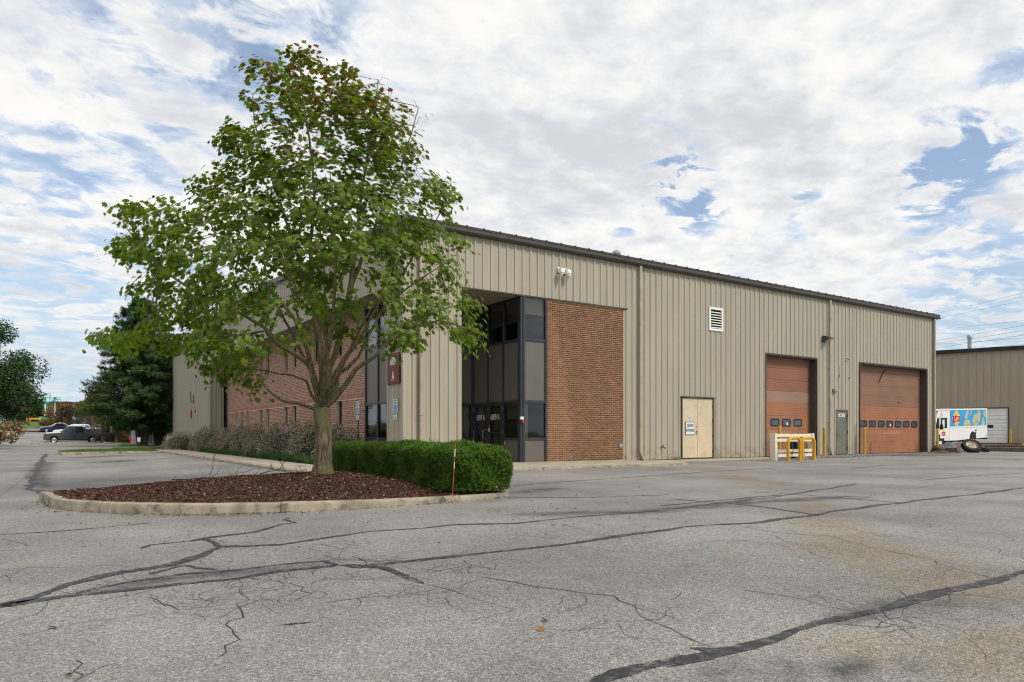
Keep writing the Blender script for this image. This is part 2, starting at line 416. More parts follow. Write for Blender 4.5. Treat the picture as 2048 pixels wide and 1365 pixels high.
def asphalt_mat():
    m = bpy.data.materials.new('aged_asphalt'); m.use_nodes = True; T = NT(m.node_tree); b = T.n['Principled BSDF']
    g = T.node('ShaderNodeNewGeometry'); P = g.outputs['Position']
    vo = T.node('ShaderNodeTexVoronoi'); T.l.new(P, vo.inputs['Vector']); vo.inputs['Scale'].default_value = 150
    hsv = T.node('ShaderNodeSeparateColor'); T.l.new(vo.outputs['Color'], hsv.inputs[0])
    vo2 = T.node('ShaderNodeTexVoronoi'); T.l.new(P, vo2.inputs['Vector']); vo2.inputs['Scale'].default_value = 78
    h2 = T.node('ShaderNodeSeparateColor'); T.l.new(vo2.outputs['Color'], h2.inputs[0])
    c = T.ramp(hsv.outputs[0], [(0.0, (0.075, 0.076, 0.080)), (0.28, (0.16, 0.157, 0.150)), (0.55, (0.235, 0.228, 0.212)), (0.80, (0.33, 0.31, 0.27)), (0.93, (0.40, 0.35, 0.27)), (1.0, (0.62, 0.60, 0.55))])
    c2 = T.ramp(h2.outputs[1], [(0.0, (0.09, 0.088, 0.086)), (0.5, (0.225, 0.217, 0.20)), (0.85, (0.33, 0.30, 0.25)), (1.0, (0.50, 0.47, 0.41))])
    c = T.mix(0.42, c, c2)
    c = T.mix(1.0, c, (0.98, 1.0, 1.05), 'MULTIPLY')
    pn = T.noise(P, 0.33, 6, 0.62); pn2 = T.noise(P, 1.7, 6, 0.65)
    c = T.mix(T.smooth(pn, 0.32, 0.68), T.mix(1.0, c, (0.80, 0.80, 0.81), 'MULTIPLY'), T.mix(1.0, c, (1.22, 1.20, 1.17), 'MULTIPLY'))
    c = T.mix(T.math('MULTIPLY', T.smooth(pn2, 0.55, 0.75), 0.35), c, (0.10, 0.098, 0.095))
    ru = T.node('ShaderNodeAttribute', attribute_name='rust'); dk = T.node('ShaderNodeAttribute', attribute_name='oil')
    rn = T.smooth(T.noise(P, 1.6, 7, 0.7), 0.18, 0.62)
    c = T.mix(T.math('MULTIPLY', ru.outputs['Fac'], T.math('MULTIPLY', rn, 0.70)), c, T.mix(1.0, c, (0.95, 0.79, 0.58), 'MULTIPLY'))
    c = T.mix(T.math('MULTIPLY', dk.outputs['Fac'], T.math('ADD', 0.35, T.math('MULTIPLY', T.smooth(T.noise(P, 3.0, 7, 0.7), 0.35, 0.65), 0.65))), c, (0.055, 0.053, 0.05))
    T.l.new(c, b.inputs['Base Color']); b.inputs['Roughness'].default_value = 0.88; b.inputs['Specular IOR Level'].default_value = 0.25
    bp = T.node('ShaderNodeBump'); bp.inputs['Strength'].default_value = 0.55; bp.inputs['Distance'].default_value = 0.006
    T.l.new(T.math('ADD', vo.outputs['Distance'], T.math('MULTIPLY', vo2.outputs['Distance'], 0.8)), bp.inputs['Height']); T.l.new(bp.outputs[0], b.inputs['Normal'])
    return m
M['asphalt'] = asphalt_mat()
M['seal'] = mat('tar_sealer', (0.036, 0.036, 0.039), 0.6, var=0.4, scale=7, bump=0.3, bscale=80, dirt=(0.17, 0.165, 0.155), dirt_amt=0.9, dscale=14)
M['crack'] = mat('crack_dark', (0.04, 0.038, 0.036), 0.95, var=0.3, scale=12)  # dark tone of the open hairline cracks
M['grass'] = mat('grass_soil', (0.075, 0.125, 0.03), 0.95, var=0.35, scale=1.5, bump=0.4, bscale=20, dirt=(0.12, 0.11, 0.045), dirt_amt=0.5, dscale=0.6)
M['soil'] = mat('mulch_soil', (0.070, 0.040, 0.030), 0.95, var=0.4, scale=14, bump=0.6, bscale=30)
M['gravel'] = mat('grey_gravel', (0.19, 0.195, 0.205), 0.95, var=0.4, scale=30)

def sheet(name, us, vs, zoff, m, attrs=None, kind='structure'):
    us = np.asarray(us); vs = np.asarray(vs); U, Vv = np.meshgrid(us, vs); Z = gz(U, Vv)+zoff
    V = np.stack([U.ravel(), Vv.ravel(), Z.ravel()], 1); nu = len(us)
    i, j = np.meshgrid(np.arange(nu-1), np.arange(len(vs)-1)); a = (j*nu+i).ravel()
    F = np.stack([a, a+1, a+nu+1, a+nu], 1)
    o = np_mesh(name, V, F, m, attrs=attrs(V) if attrs else None, smooth=True); o['kind'] = kind; return o
def axis(lo, a, b, hi, step, n):
    return np.concatenate([lo + (a-lo)*(np.linspace(0, 1, n)**0.45)[:-1], np.arange(a, b, step), b + (hi-b)*(np.linspace(0, 1, n)**2.2)])
sheet('ground', axis(-3500, -80, 120, 3500, 5, 14), axis(-3500, -60, 220, 3500, 4, 14), -0.04, M['grass'])
def ground_of(px, py):
    """where the sight line through a photo pixel meets the yard (world x, y)"""
    z = 0.0
    for _ in range(6):
        t = (CAMZ-z)*1413/(py-868); p = at(px, t); z = gz1(p.x, p.y)
    return p.x, p.y
RUST = [[(1395,930,.35),(1440,942,.5),(1480,958,.6),(1530,968,.7)], [(1610,1000,.3),(1650,1060,.45),(1700,1080,.5),(1800,1120,.7),(1900,1180,.6)], [(1410,1060,.04),(1460,1140,.05)], [(1700,1050,.3),(1660,1100,.4)], [(1240,930,.3),(1330,938,.3)], [(1700,1290,.3),(1900,1320,.35),(2040,1280,.3)]]
OIL = [[(620,936,.5),(540,930,.5),(470,918,.4)], [(215,925,.9),(250,922,.9)], [(225,912,.9),(170,915,.9)], [(1040,985,.25),(1100,978,.3)], [(1300,1022,.25),(1480,1008,.3)], [(1480,1005,.25),(1700,995,.35)], [(1050,1030,.2),(1300,1024,.3)],
       [(170,1182,.12),(420,1148,.16),(640,1132,.10)], [(1640,1240,.06),(1800,1210,.12),(1950,1200,.1)], [(1400,1340,.06),(1600,1345,.08),(1800,1330,.08)], [(1720,912,.7),(1900,911,.7)], [(90,975,.15),(75,950,.3),(92,925,.4)]]
def attrs_asph(V):
    out = {}
    for nm, L in (('rust', RUST), ('oil', OIL)):
        a = np.zeros(len(V))
        for pl in L:
            pts = [(*ground_of(x, y), w) for x, y, w in pl]
            for (x1, y1, w1), (x2, y2, w2) in zip(pts[:-1], pts[1:]):
                dx, dy = x2-x1, y2-y1; q = np.clip(((V[:,0]-x1)*dx+(V[:,1]-y1)*dy)/(dx*dx+dy*dy), 0, 1)
                dist = np.hypot(V[:,0]-x1-q*dx, V[:,1]-y1-q*dy); w = w1+(w2-w1)*q
                a = np.maximum(a, 1-sstep(dist, w*0.2, w*1.35))
        out[nm] = a
    return out
us = np.concatenate([np.arange(-70, -14, 2.0), np.arange(-14, 18, 0.16), np.arange(18, 46, 0.4), np.arange(46, 96, 2.0)])
vs = np.concatenate([np.arange(-40, -3, 2.0), np.arange(-3, 19, 0.16), np.arange(19, 50, 0.5), np.arange(50, 168, 2.0)])
asphalt = sheet('asphalt', us, vs, 0.0, M['asphalt'], attrs_asph)

# cracks sealed with tar (flat strips on the asphalt) and open hairline cracks
def ribbon(mb, pts, w0, w1, jit=0.12, step=0.06, lift=0.004, taper=True):
    P = [Vector((x, y)) for x, y in pts]; out = []
    for a, b in zip(P[:-1], P[1:]):
        n = max(2, int((b-a).length/step)); n = min(n, 110)
        for k in range(n): out.append(a.lerp(b, k/n))
    out.append(P[-1]); N = len(out); ph = random.random()*50
    ctr = []
    for i, p in enumerate(out):
        d = (out[min(i+1,N-1)]-out[max(i-1,0)]).normalized(); n2 = Vector((-d.y, d.x))
        off = (math.sin(i*0.31+ph)*0.9 + math.sin(i*.13+ph*2)*.8 + random.uniform(-.25,.25))*jit*(w0+w1)
        ctr.append((p+n2*off, n2))
    vs = []; fs = []
    for i, (p, n2) in enumerate(ctr):
        f = i/(N-1); w = (w0+(w1-w0)*f)*(.85+.22*math.sin(i*.17+ph)+.14*math.sin(i*.47+2*ph)+random.uniform(-.16, .16))
        if taper and (i == 0 or i == N-1): w *= 0.15
        for s in (1, -1):
            q = p+n2*w*0.5*s; vs.append((q.x, q.y, gz1(q.x, q.y)+lift))
    for i in range(N-1): fs.append((2*i, 2*i+1, 2*i+3, 2*i+2))
    mb.add(vs, fs)
def G(*pp): return [ground_of(x, y) for x, y in pp]
S = MB()
SEALS = [
 (.15,.10,[(-40,1222),(60,1198),(140,1172),(240,1146),(330,1130),(400,1112),(445,1093),(482,1091)]),
 (.07,.08,[(445,1095),(560,1091),(640,1078),(740,1064),(840,1057),(900,1050),(1024,1048),(1310,1022),(1450,1006),(1580,990),(1714,968)]),
 (.10,.09,[(0,1216),(130,1195),(340,1170),(480,1158),(560,1142),(680,1130)]),
 (.05,.06,[(150,1190),(260,1165),(370,1148),(480,1140),(560,1130),(650,1122),(680,1131)]),
 (.04,.05,[(300,1150),(350,1135),(372,1131),(400,1136),(440,1139)]),
 (.09,.12,[(680,1131),(720,1136),(900,1114),(1024,1102),(1234,1074),(1374,1055),(1504,1046),(1624,1031),(1764,1010),(1924,992),(2120,968)]),
 (.10,.05,[(680,1131),(760,1137),(800,1150),(850,1168)]),
 (.05,.09,[(580,1036),(570,1040),(590,1046),(560,1049),(510,1065),(420,1076),(380,1083)]),
 (.08,.04,[(420,1076),(380,1083),(300,1090),(280,1098)]),
 (.06,.07,[(405,1079),(430,1086),(445,1094)]),
 (.05,.05,[(-30,1072),(100,1064),(200,1056),(305,1046)]),
 (.085,.115,[(1190,1372),(1290,1341),(1430,1305),(1540,1280),(1640,1246),(1730,1222),(1880,1190),(2100,1135)]),
 (.04,.06,[(1330,1334),(1420,1318),(1500,1290),(1560,1276)]),
 (.07,.05,[(1380,1298),(1440,1302),(1470,1306)]),
 (.05,.06,[(1024,972),(1160,962),(1304,952),(1420,944),(1564,936)]),
 (.06,.06,[(1700,938),(1760,932),(1844,928),(2100,920)]),
 (.06,.07,[(1340,998),(1440,1006),(1530,1015),(1640,1032)]),
 (.04,.05,[(1500,984),(1600,990),(1700,998),(1800,1006)]),
 (.06,.05,[(1024,995),(1160,996),(1340,990)]),
 (.07,.08,[(1320,1012),(1460,1000),(1560,990)]),
 (.16,.22,[(100,992),(62,978),(63,966),(78,930),(92,908)]),
 (.05,.06,[(1850,960),(1950,952),(2100,944)]),
 (.03,.02,[(555,1252),(628,1246)]),
]
for w0, w1, pp in SEALS: ribbon(S, G(*pp), w0, w1)
def worn():
    m = M['seal']; T = NT(m.node_tree); b = T.n['Principled BSDF']; g = T.node('ShaderNodeNewGeometry'); tp = T.node('ShaderNodeBsdfTransparent'); mx = T.node('ShaderNodeMixShader')
    a = T.math('ADD', T.math('MULTIPLY', T.noise(g.outputs['Position'], 5.0, 5, .6), .55), T.math('MULTIPLY', T.noise(g.outputs['Position'], 75, 3, .7), .45))
    T.l.new(T.smooth(a, .43, .53, .85, 0.0), mx.inputs[0]) if False else T.l.new(T.smooth(a, .52, .60, 0.0, .9), mx.inputs[0])
    T.l.new(b.outputs[0], mx.inputs[1]); T.l.new(tp.outputs[0], mx.inputs[2]); T.l.new(mx.outputs[0], T.n['Material Output'].inputs[0])
worn()
o = S.build('tar_crack_sealer', M['seal']); o['kind'] = 'structure'
C = MB()
HAIR = [
 [(470,1208),(482,1236),(452,1250),(470,1270),(462,1292),(432,1320)], [(850,1168),(930,1192),(1000,1212),(1070,1224)],
 [(960,1155),(1024,1165),(1114,1180),(1214,1195),(1260,1212),(1294,1222),(1374,1248)], [(1270,1212),(1290,1232),(1374,1272),(1440,1300)],
 [(1024,1170),(1130,1180),(1230,1200)], [(1480,1180),(1600,1200),(1730,1228)], [(1530,1068),(1580,1085),(1660,1094)], [(1480,1054),(1560,1068),(1660,1072),(1760,1100)],
 [(1560,1044),(1700,1058),(1840,1078)], [(1760,1100),(1840,1115),(1990,1160)], [(0,1078),(60,1092),(200,1093),(280,1092)], [(0,1140),(60,1136),(170,1134)],
 [(1120,1048),(1190,1064),(1240,1074)], [(1310,1036),(1380,1048),(1440,1056)], [(980,1016),(1000,1024),(1040,1030)], [(975,1020),(1040,1040)],
 [(640,1206),(720,1198),(800,1192),(880,1184),(960,1160)], [(540,1160),(600,1176),(620,1188),(590,1202)], [(280,1196),(330,1212),(400,1204),(440,1200)], [(330,1206),(360,1222),(410,1214)],
 [(700,1112),(740,1130),(770,1120),(810,1116)], [(640,1088),(680,1100),(720,1096)], [(650,1092),(690,1082),(720,1090)], [(900,1150),(950,1130),(990,1140),(980,1120)],
 [(860,1150),(920,1136),(960,1134),(1024,1140)], [(930,1120),(950,1130),(940,1150)], [(150,1365),(165,1340),(150,1320)], [(1250,955),(1330,964),(1420,968)], [(1460,948),(1500,966),(1560,984)],
 [(1800,1180),(1830,1210),(1800,1232),(1830,1240)], [(1880,1170),(1930,1190),(2048,1205)], [(1730,1228),(1780,1246),(1830,1256),(1760,1270)], [(1640,1250),(1740,1255),(1790,1250)],
 [(620,1170),(660,1158),(740,1160),(840,1156)], [(400,1120),(430,1150),(520,1160)], [(430,1240),(520,1200),(620,1206)], [(560,1130),(700,1118),(860,1126)],
 [(1700,1000),(1800,980),(1900,968)], [(1600,960),(1760,952),(1880,946)], [(1050,950),(1200,946),(1380,940)], [(200,880),(120,884),(30,900)], [(250,930),(300,935),(380,940)]]
def jag(pts, amp):
    out = []
    for a, b in zip(pts[:-1], pts[1:]):
        a = Vector(a); b = Vector(b); L = (b-a).length; n = max(2, int(L/0.14)); n = min(n, 30)
        d = (b-a).normalized(); q = Vector((-d.y, d.x))
        for k in range(n): out.append(tuple(a.lerp(b, k/n)+q*random.gauss(0, amp)))
    return out+[pts[-1]]
for pp in HAIR:
    g = jag(G(*pp), 0.022); w = random.uniform(.005, .010); ribbon(C, g, w, w*0.6, jit=0.0, step=0.2, lift=0.003)
    for _ in range(random.randint(1, 3)):          # short side branches
        k = random.randrange(len(g)); x, y = g[k]; a = random.uniform(0, 6.28); br = [(x, y)]
        for _ in range(random.randint(2, 6)):
            a += random.gauss(0, .5); x += math.cos(a)*.1; y += math.sin(a)*.1; br.append((x, y))
        ribbon(C, br, .004, .002, jit=0, lift=0.003)
def network(x0, x1, y0, y1, n):
    for _ in range(n):
        x, y = ground_of(random.uniform(x0, x1), random.uniform(y0, y1)); a = random.uniform(0, 6.28); br = [(x, y)]
        for _ in range(random.randint(4, 12)):
            a += random.gauss(0, .5); x += math.cos(a)*.09; y += math.sin(a)*.09; br.append((x, y))
        ribbon(C, br, random.uniform(.003, .006), .002, jit=0, lift=0.003)
for args in ((150,640,1150,1185,22),(440,680,1120,1160,20),(640,740,1085,1140,12),(880,1010,1115,1160,14),(300,450,1190,1225,8),(1700,1860,1200,1270,8),(1300,1700,960,1020,12),(1500,2040,940,1000,22),(560,1000,1110,1200,26),(0,420,1080,1200,18),(1000,1400,1040,1260,20),(1400,2040,1010,1120,18)): network(*args)
o = C.build('hairline_cracks', M['crack']); o['kind'] = 'structure'

# ---------------------------------------------------------------- sidewalks and kerbs
def slab(name, poly, z0, z1, m, parent=None):
    mb = MB(); n = len(poly)
    mb.add([(x, y, z0) for x, y in poly]+[(x, y, z1) for x, y in poly], [tuple(range(n, 2*n))]+[(i, (i+1)%n, n+(i+1)%n, n+i) for i in range(n)])
    return mb.build(name, m, parent)
walk = bpy.data.objects.new('sidewalk', None); COL.objects.link(walk); walk['kind'] = 'structure'
def flag(u0, v0, u1, v1):
    g = .006; mb = MB(); z = .07+random.uniform(-.003, .003)
    mb.bbox(u0+g, v0+g, -.12, u1-g, v1-g, z, .008); mb.build('concrete_slab', M['conc'], walk)
v = 16.0
while v < 46.5: flag(5.58, v, 6.85, min(v+1.9, 46.5)); v += 1.9
u = 6.85
while u < 17.4: flag(u, 16.0, u+1.76, 19.04); u += 1.76
for u in (8.95, 10.99): flag(u, 19.04, u+2.04, 22.2)
flag(6.85, 19.04, 8.95, 20.6)
# low stained apron under the big doors
slab('concrete_apron', [(17.5, 17.3), (25.6, 17.9), (40.4, 18.4), (40.4, 19.05), (17.5, 19.05)], -.1, .012, M['conc'])['kind'] = 'structure'
def kerb(name, pts, w, ztop, closed=False, seg=2.6, side=1):
    """stones swept along a line; side = +1 puts the body to the left of travel"""
    root = bpy.data.objects.new(name, None); COL.objects.link(root); root['kind'] = 'structure'
    P = [Vector(p) for p in pts]
    if closed: P.append(P[0])
    fine = [P[0]]
    for a, b in zip(P[:-1], P[1:]):
        n = max(1, int((b-a).length/0.25))
        for k in range(1, n+1): fine.append(a.lerp(b, k/n))
    N = len(fine)
    def nrm(i):
        if closed: d = fine[(i+1) % (N-1)]-fine[(i-1) % (N-1)]
        else: d = fine[min(i+1, N-1)]-fine[max(i-1, 0)]
        d.normalize(); return Vector((-d.y, d.x))*side
    acc = 0; cur = [0]
    runs = []
    for i in range(1, N):
        acc += (fine[i]-fine[i-1]).length; cur.append(i)
        if acc >= seg or i == N-1: runs.append(cur); cur = [i]; acc = 0
    for run in runs:
        mb = MB(); vs = []; fs = []; dz = random.uniform(-.006, .006); sh = random.uniform(-.006, .006)
        for q, i in enumerate(run):
            p = fine[i].copy()
            if q == 0 and len(run) > 1: p = p.lerp(fine[run[1]], 0.03)
            if q == len(run)-1 and len(run) > 1: p = p.lerp(fine[run[-2]], 0.03)
            n = nrm(i); wob = random.uniform(-.004, .004)
            for d, z in ((0, -.3), (0.0+wob, ztop-.045), (.012+wob, ztop-.015), (.04, ztop+dz), (w-.02, ztop+dz), (w, ztop-.015), (w, -.3)):
                c = p+n*(d+sh); vs.append((c.x, c.y, z))
        k = 7
        for q in range(len(run)-1):
            for j in range(k-1): fs.append((q*k+j, q*k+j+1, (q+1)*k+j+1, (q+1)*k+j))
        fs += [tuple(range(k)), tuple(range(len(vs)-1, len(vs)-1-k, -1))]
        mb.add(vs, fs); mb.build('kerb_stone', M['kerb'], root, smooth=True)
    return root
def spline(pts, closed=True, n=6):
    out = []; N = len(pts)
    for i in range(N if closed else N-1):
        p0, p1, p2, p3 = (Vector(pts[(i+k-1) % N]) if closed else Vector(pts[min(max(i+k-1, 0), N-1)]) for k in range(4))
        for k in range(n):
            t = k/n; out.append(0.5*((2*p1)+(p2-p0)*t+(2*p0-5*p1+4*p2-p3)*t*t+(3*p1-p0-3*p2+p3)*t**3))
    if not closed: out.append(Vector(pts[-1]))
    return [(p.x, p.y) for p in out]
ISLE = G((88,1004),(110,1018),(200,1027),(350,1031),(480,1029),(620,1024),(780,1015),(900,1006),(985,999),(1015,993))
ie = ISLE[-1]
ISLE = ISLE + [(ie[0]+.42, ie[1]+.75), (6.95, 11.6), (6.95, 14.4), (6.3, 15.6), (4.6, 15.7), (2.4, 15.0), (0.9, 14.35), (0.05, 13.75)]
ISLE = spline(ISLE, True, 5)
kerb('island_kerb', ISLE, .17, .075, closed=True, seg=2.4, side=1)
kerb('sidewalk_kerb', [(7.4, 15.78), (17.5, 15.78)], .2, .07, seg=3, side=1)
kerb('sidewalk_kerb', spline([(6.3, 15.82), (5.75, 16.1), (5.4, 17.0), (5.4, 22), (5.4, 30), (5.4, 40), (5.1, 42.0), (4.4, 42.4), (2.5, 42.4), (0.6, 42.2)], False, 6), .18, .07, seg=3, side=-1)
# planting bed along the brick wall, verge and lawns
o = slab('planting_bed', [(6.86, 20.65), (8.88, 20.65), (8.88, 22.2), (9.86, 22.2), (9.86, 47.6), (8.86, 47.6), (8.86, 63.5), (5.6, 63.5), (5.6, 46.6), (6.86, 46.6)], -.1, .045, M['soil']); o['kind'] = 'structure'
o = slab('grass_verge', [(0.9, 42.62), (4.4, 42.6), (5.3, 42.3), (5.55, 46.5), (5.6, 50.5), (2.2, 50.0), (0.8, 46)], -.1, .05, M['grass']); o['kind'] = 'structure'
o = slab('lawn', [(-7.5, 40), (-6.6, 42.0), (-6.2, 45), (-7.5, 47), (-30, 47), (-30, 40)], -.1, .03, M['grass']); o['kind'] = 'structure'
o = slab('lawn', [(-1.6, 88.2), (6, 88.4), (6.5, 84), (5.9, 70), (4.2, 57), (4.0, 54), (5.8, 54), (9.5, 60), (14, 90), (8.5, 91.0), (-1.0, 90.2)], -.1, .05, M['grass']); o['kind'] = 'structure'
kerb('parking_kerb', [(5.9, 70), (6.0, 84), (5.4, 87.9), (4.5, 88.1), (-1.9, 88.0)], .18, .11, seg=4, side=-1)
o = slab('parking_island', [(-3.2, 140), (9, 140), (9, 142.5), (-3.0, 142.5)], .9, 1.52, M['soil']); o['kind'] = 'structure'
# far grass bank
vsb = np.arange(165, 215, 1.5); sheet('grass_bank', np.arange(-40, 45, 3.0), vsb, 0.02, M['grass'])

# ---------------------------------------------------------------- warehouse
WH = thing('warehouse', (U0, V0, 0), 'long tan corrugated metal warehouse with brick office front and dark gutter', 'building')
PAN = {}
PITCH = 0.305
def rib_profile(a0, a1):
    """(x, depth) points of the siding between a0 and a1; ribs stand out by 34 mm"""
    pts = [(a0, None)]; k0 = math.floor(a0/PITCH)-1
    for k in range(k0, int(a1/PITCH)+2):
        b = k*PITCH
        for x, d in ((b+.0, 0), (b+.022, .036), (b+.080, .036), (b+.115, 0), (b+.185, 0), (b+.192, .006), (b+.214, .006), (b+.221, 0)):
            if a0+1e-4 < x < a1-1e-4: pts.append((x, d))
    pts.append((a1, None))
    allp = []
    for k in range(k0, int(a1/PITCH)+2):
        b = k*PITCH; allp += [(b, 0), (b+.022, .036), (b+.080, .036), (b+.115, 0), (b+.185, 0), (b+.192, .006), (b+.214, .006), (b+.221, 0)]
    xs = [p[0] for p in allp]; ds = [p[1] for p in allp]
    return [(x, float(np.interp(x, xs, ds)) if d is None else d) for x, d in pts]
def panel(parent, face, a0, a1, z0, z1a, z1b=None, m=None, name='wall_panel'):
    """face: (origin xy, rotation). a runs along local x; outward is local -y"""
    z1b = z1a if z1b is None else z1b; m = m or M['tan']
    key = (round(a0 % PITCH, 3), round(a1-a0, 3), round(z1a-z0, 3), round(z1b-z0, 3), m.name)
    if key not in PAN:
        pr = rib_profile(a0, a1); vs = []; fs = []
        for x, d in pr:
            f = (x-a0)/(a1-a0); vs += [(x-a0, -d, 0), (x-a0, -d, (z1a+(z1b-z1a)*f)-z0)]
        for i in range(len(pr)-1): fs.append((2*i, 2*i+2, 2*i+3, 2*i+1))
        me = bpy.data.meshes.new(name); me.from_pydata(vs, [], fs); me.materials.append(m); me.update(); PAN[key] = me
    (ox, oy), rz = face; p = Vector((ox+math.cos(rz)*a0, oy+math.sin(rz)*a0, z0))
    return link(name, PAN[key], parent, p-wloc(parent), (0, 0, rz))
FRONT = ((0, V0), 0.0)            # a = u
LEFT = ((U0, 0), R(-90))          # a = -v
def clad(parent, face, a0, a1, z0, top, holes, m=None):
    cuts = {round(a0, 4), round(a1, 4)}
    for h in holes: cuts |= {round(h[0], 4), round(h[1], 4)}
    k = math.ceil(a0/(3*PITCH)+1e-6)
    while k*3*PITCH < a1:
        if all(abs(k*3*PITCH-c) > .05 for c in cuts): cuts.add(round(k*3*PITCH, 4))
        k += 1
    cuts = sorted(c for c in cuts if a0-1e-6 <= c <= a1+1e-6)
    for x0, x1 in zip(cuts[:-1], cuts[1:]):
        if x1-x0 < .01: continue
        segs = [(z0, None)]
        hs = sorted((h[2], h[3]) for h in holes if h[0] <= x0+1e-4 and h[1] >= x1-1e-4)
        cur = z0; out = []
        for lo, hi in hs:
            if lo > cur+.01: out.append((cur, lo, lo))
            cur = hi
        out.append((cur, top(x0), top(x1)))
        for lo, ha, hb in out: panel(parent, face, x0, x1, lo, ha, hb, m)
SOF = 5.56
D1 = (25.74, 29.37, 0, 4.40); D2 = (32.92, 39.29, 0, 4.41); DC = (20.58, 22.45, 0, 2.41); DG = (30.92, 31.88, 0, 2.14); VT = (22.19, 22.97, 5.16, 6.04)
BRX = (14.13, 17.61)
clad(WH, FRONT, U0, UE, 0.03, lambda a: EAVE, [(10.79, BRX[1], 0.03, SOF), D1, D2, DC, DG, VT])
# left (gable) facade
V1, V2 = 20.18, 47.7
clad(WH, LEFT, -VE, -V0, 0.03, lambda a: roofz(-a), [(-V2, -V1, 0.03, SOF-.02)])
# corner column: inner faces; far return
clad(WH, ((10.79, 0), R(90)), V0, V1, 0.03, lambda a: SOF, [])
clad(WH, ((0, V1), R(180)), -10.79, -U0, 0.03, lambda a: SOF, [])
clad(WH, ((0, V2), 0.0), U0, 9.72, 0.03, lambda a: SOF, [])
mb = MB()     # corner trims, base and end returns
for (x, y) in ((U0, V0), (10.79, V0), (U0, V1), (10.79, V1), (U0, V2), (U0, VE), (UE, V0)): 
    mb.box(x-.045, y-.045, .02, x+.045, y+.045, SOF if x > U0+.5 and x < 20 or y == V1 or y == V2 else EAVE)
mb.build('corner_trim', M['tan'], WH)
mb = MB()     # the far end wall and rear, plain metal seen only from the side
mb.box(UE-.06, V0+.06, 0, UE-.02, VE, EAVE); mb.box(U0+.1, VE-.1, 0, UE-.06, VE-.05, EAVE)
mb.build('rear_wall', M['tan'], WH)
mb = MB()     # roof sheet with standing seams
for s0, s1 in ((V0-.22, VR), (VR, VE+.22)):
    za, zb = roofz(s0)+.17, roofz(s1)+.17
    mb.add([(U0-.18, s0, za), (UE+.25, s0, za), (UE+.25, s1, zb), (U0-.18, s1, zb), (U0-.18, s0, za-.03), (UE+.25, s0, za-.03), (UE+.25, s1, zb-.03), (U0-.18, s1, zb-.03)], [(0,1,2,3),(7,6,5,4),(0,4,5,1),(1,5,6,2),(2,6,7,3),(3,7,4,0)])
roof = mb.build('roof', M['bronze'], WH)
me = None; u = U0+.2
while u < UE:
    if me is None:
        q = MB(); z0 = roofz(V0-.22)+.17; q.add([(-.035, 0, 0), (.035, 0, 0), (.014, 0, .05), (-.014, 0, .05), (-.035, 8, 8*ROOF_SLOPE), (.035, 8, 8*ROOF_SLOPE), (.014, 8, 8*ROOF_SLOPE+.05), (-.014, 8, 8*ROOF_SLOPE+.05)], [(0,1,2,3),(1,5,6,2),(3,2,6,7),(0,3,7,4)])
        me = q.mesh('roof_seam', M['bronze'])
    link('roof_seam', me, roof, Vector((u, V0-.24, z0))-wloc(roof)); u += .61
mb = MB()     # eave gutter: boxy profile with a rolled lip
mb.prism([(0, 0), (.03, -.005), (.045, .02)], 0, 1) if False else None
prof = [(V0-.045, EAVE-.05), (V0-.17, EAVE-.03), (V0-.205, EAVE+.02), (V0-.205, EAVE+.15), (V0-.225, EAVE+.16), (V0-.225, EAVE+.185), (V0-.19, EAVE+.185), (V0-.18, EAVE+.13), (V0-.045, EAVE+.12)]
n = len(prof); x0, x1 = U0-.12, UE+.22
mb.add([(x0, y, z) for y, z in prof]+[(x1, y, z) for y, z in prof], [tuple(range(n)), tuple(range(2*n-1, n-1, -1))]+[(i, (i+1)%n, n+(i+1)%n, n+i) for i in range(n)])
gut = mb.build('gutter', M['bronze'], WH)
mb = MB()     # rake trim on the gable
for s0, s1 in ((V0-.1, VR), (VR, VE+.1)):
    za, zb = roofz(s0), roofz(s1)
    mb.add([(U0-.19, s0, za-.02), (U0-.19, s1, zb-.02), (U0-.19, s1, zb+.19), (U0-.19, s0, za+.19), (U0-.05, s0, za-.02), (U0-.05, s1, zb-.02), (U0-.05, s1, zb+.19), (U0-.05, s0, za+.19)], [(0,1,2,3),(4,7,6,5),(0,4,5,1),(1,5,6,2),(2,6,7,3),(3,7,4,0)])
mb.build('rake_trim', M['bronze'], WH)
mb = MB(); mb.tube([(UE+.2, V0-.13, EAVE+.06), (UE+.34, V0-.14, EAVE+.02)], .06, 6); mb.build('gutter_outlet', M['bronze'], WH)
# soffits (grooved metal) over the recess
mb = MB(); v = V0+.05
while v < 22.25:
    mb.box(10.80, v, SOF-.02, 13.15, v+.14, SOF); mb.box(U0+.05, max(v, V1+.05), SOF-.02, 10.79, max(v, V1+.05)+.14, SOF) if v > V1 else None; v += .15
mb.box(U0+.05, V0+.05, SOF+.03, 13.2, 22.3, SOF+.06)
v = 22.25
while v < V2: mb.box(U0+.05, v, SOF-.02, 9.95, v+.29, SOF); v += .30
mb.build('soffit', M['soffit'], WH)
mb = MB(); mb.box(10.79, V0-.05, SOF-.045, BRX[1]+.16, V0+.03, SOF-.003); mb.box(U0-.04, V1, SOF-.05, U0+.04, V2, SOF-.022); mb.build('flashing', M['bronze'], WH)
# dark rooms behind the glass
mb = MB(); mb.box(13.9, V0+.6, .02, 18, 30, .05); mb.box(13.9, 22.6, 0, 17.5, 22.7, SOF); mb.box(10.6, 23.0, 0, 13.9, 23.1, SOF); mb.box(14.15, V0+.25, 0, 14.2, 22.6, SOF)
mb.box(13.9, V0+.25, SOF-.1, 17, 23, SOF); mb.box(10.6, 22.6, 0, 10.7, 48, SOF); mb.box(10.0, 47.5, 0, 10.7, 47.6, SOF); mb.box(9.95, 24.4, 3.2, 10.7, 47.5, 3.3)
mb.build('interior_wall', M['dark'], WH)

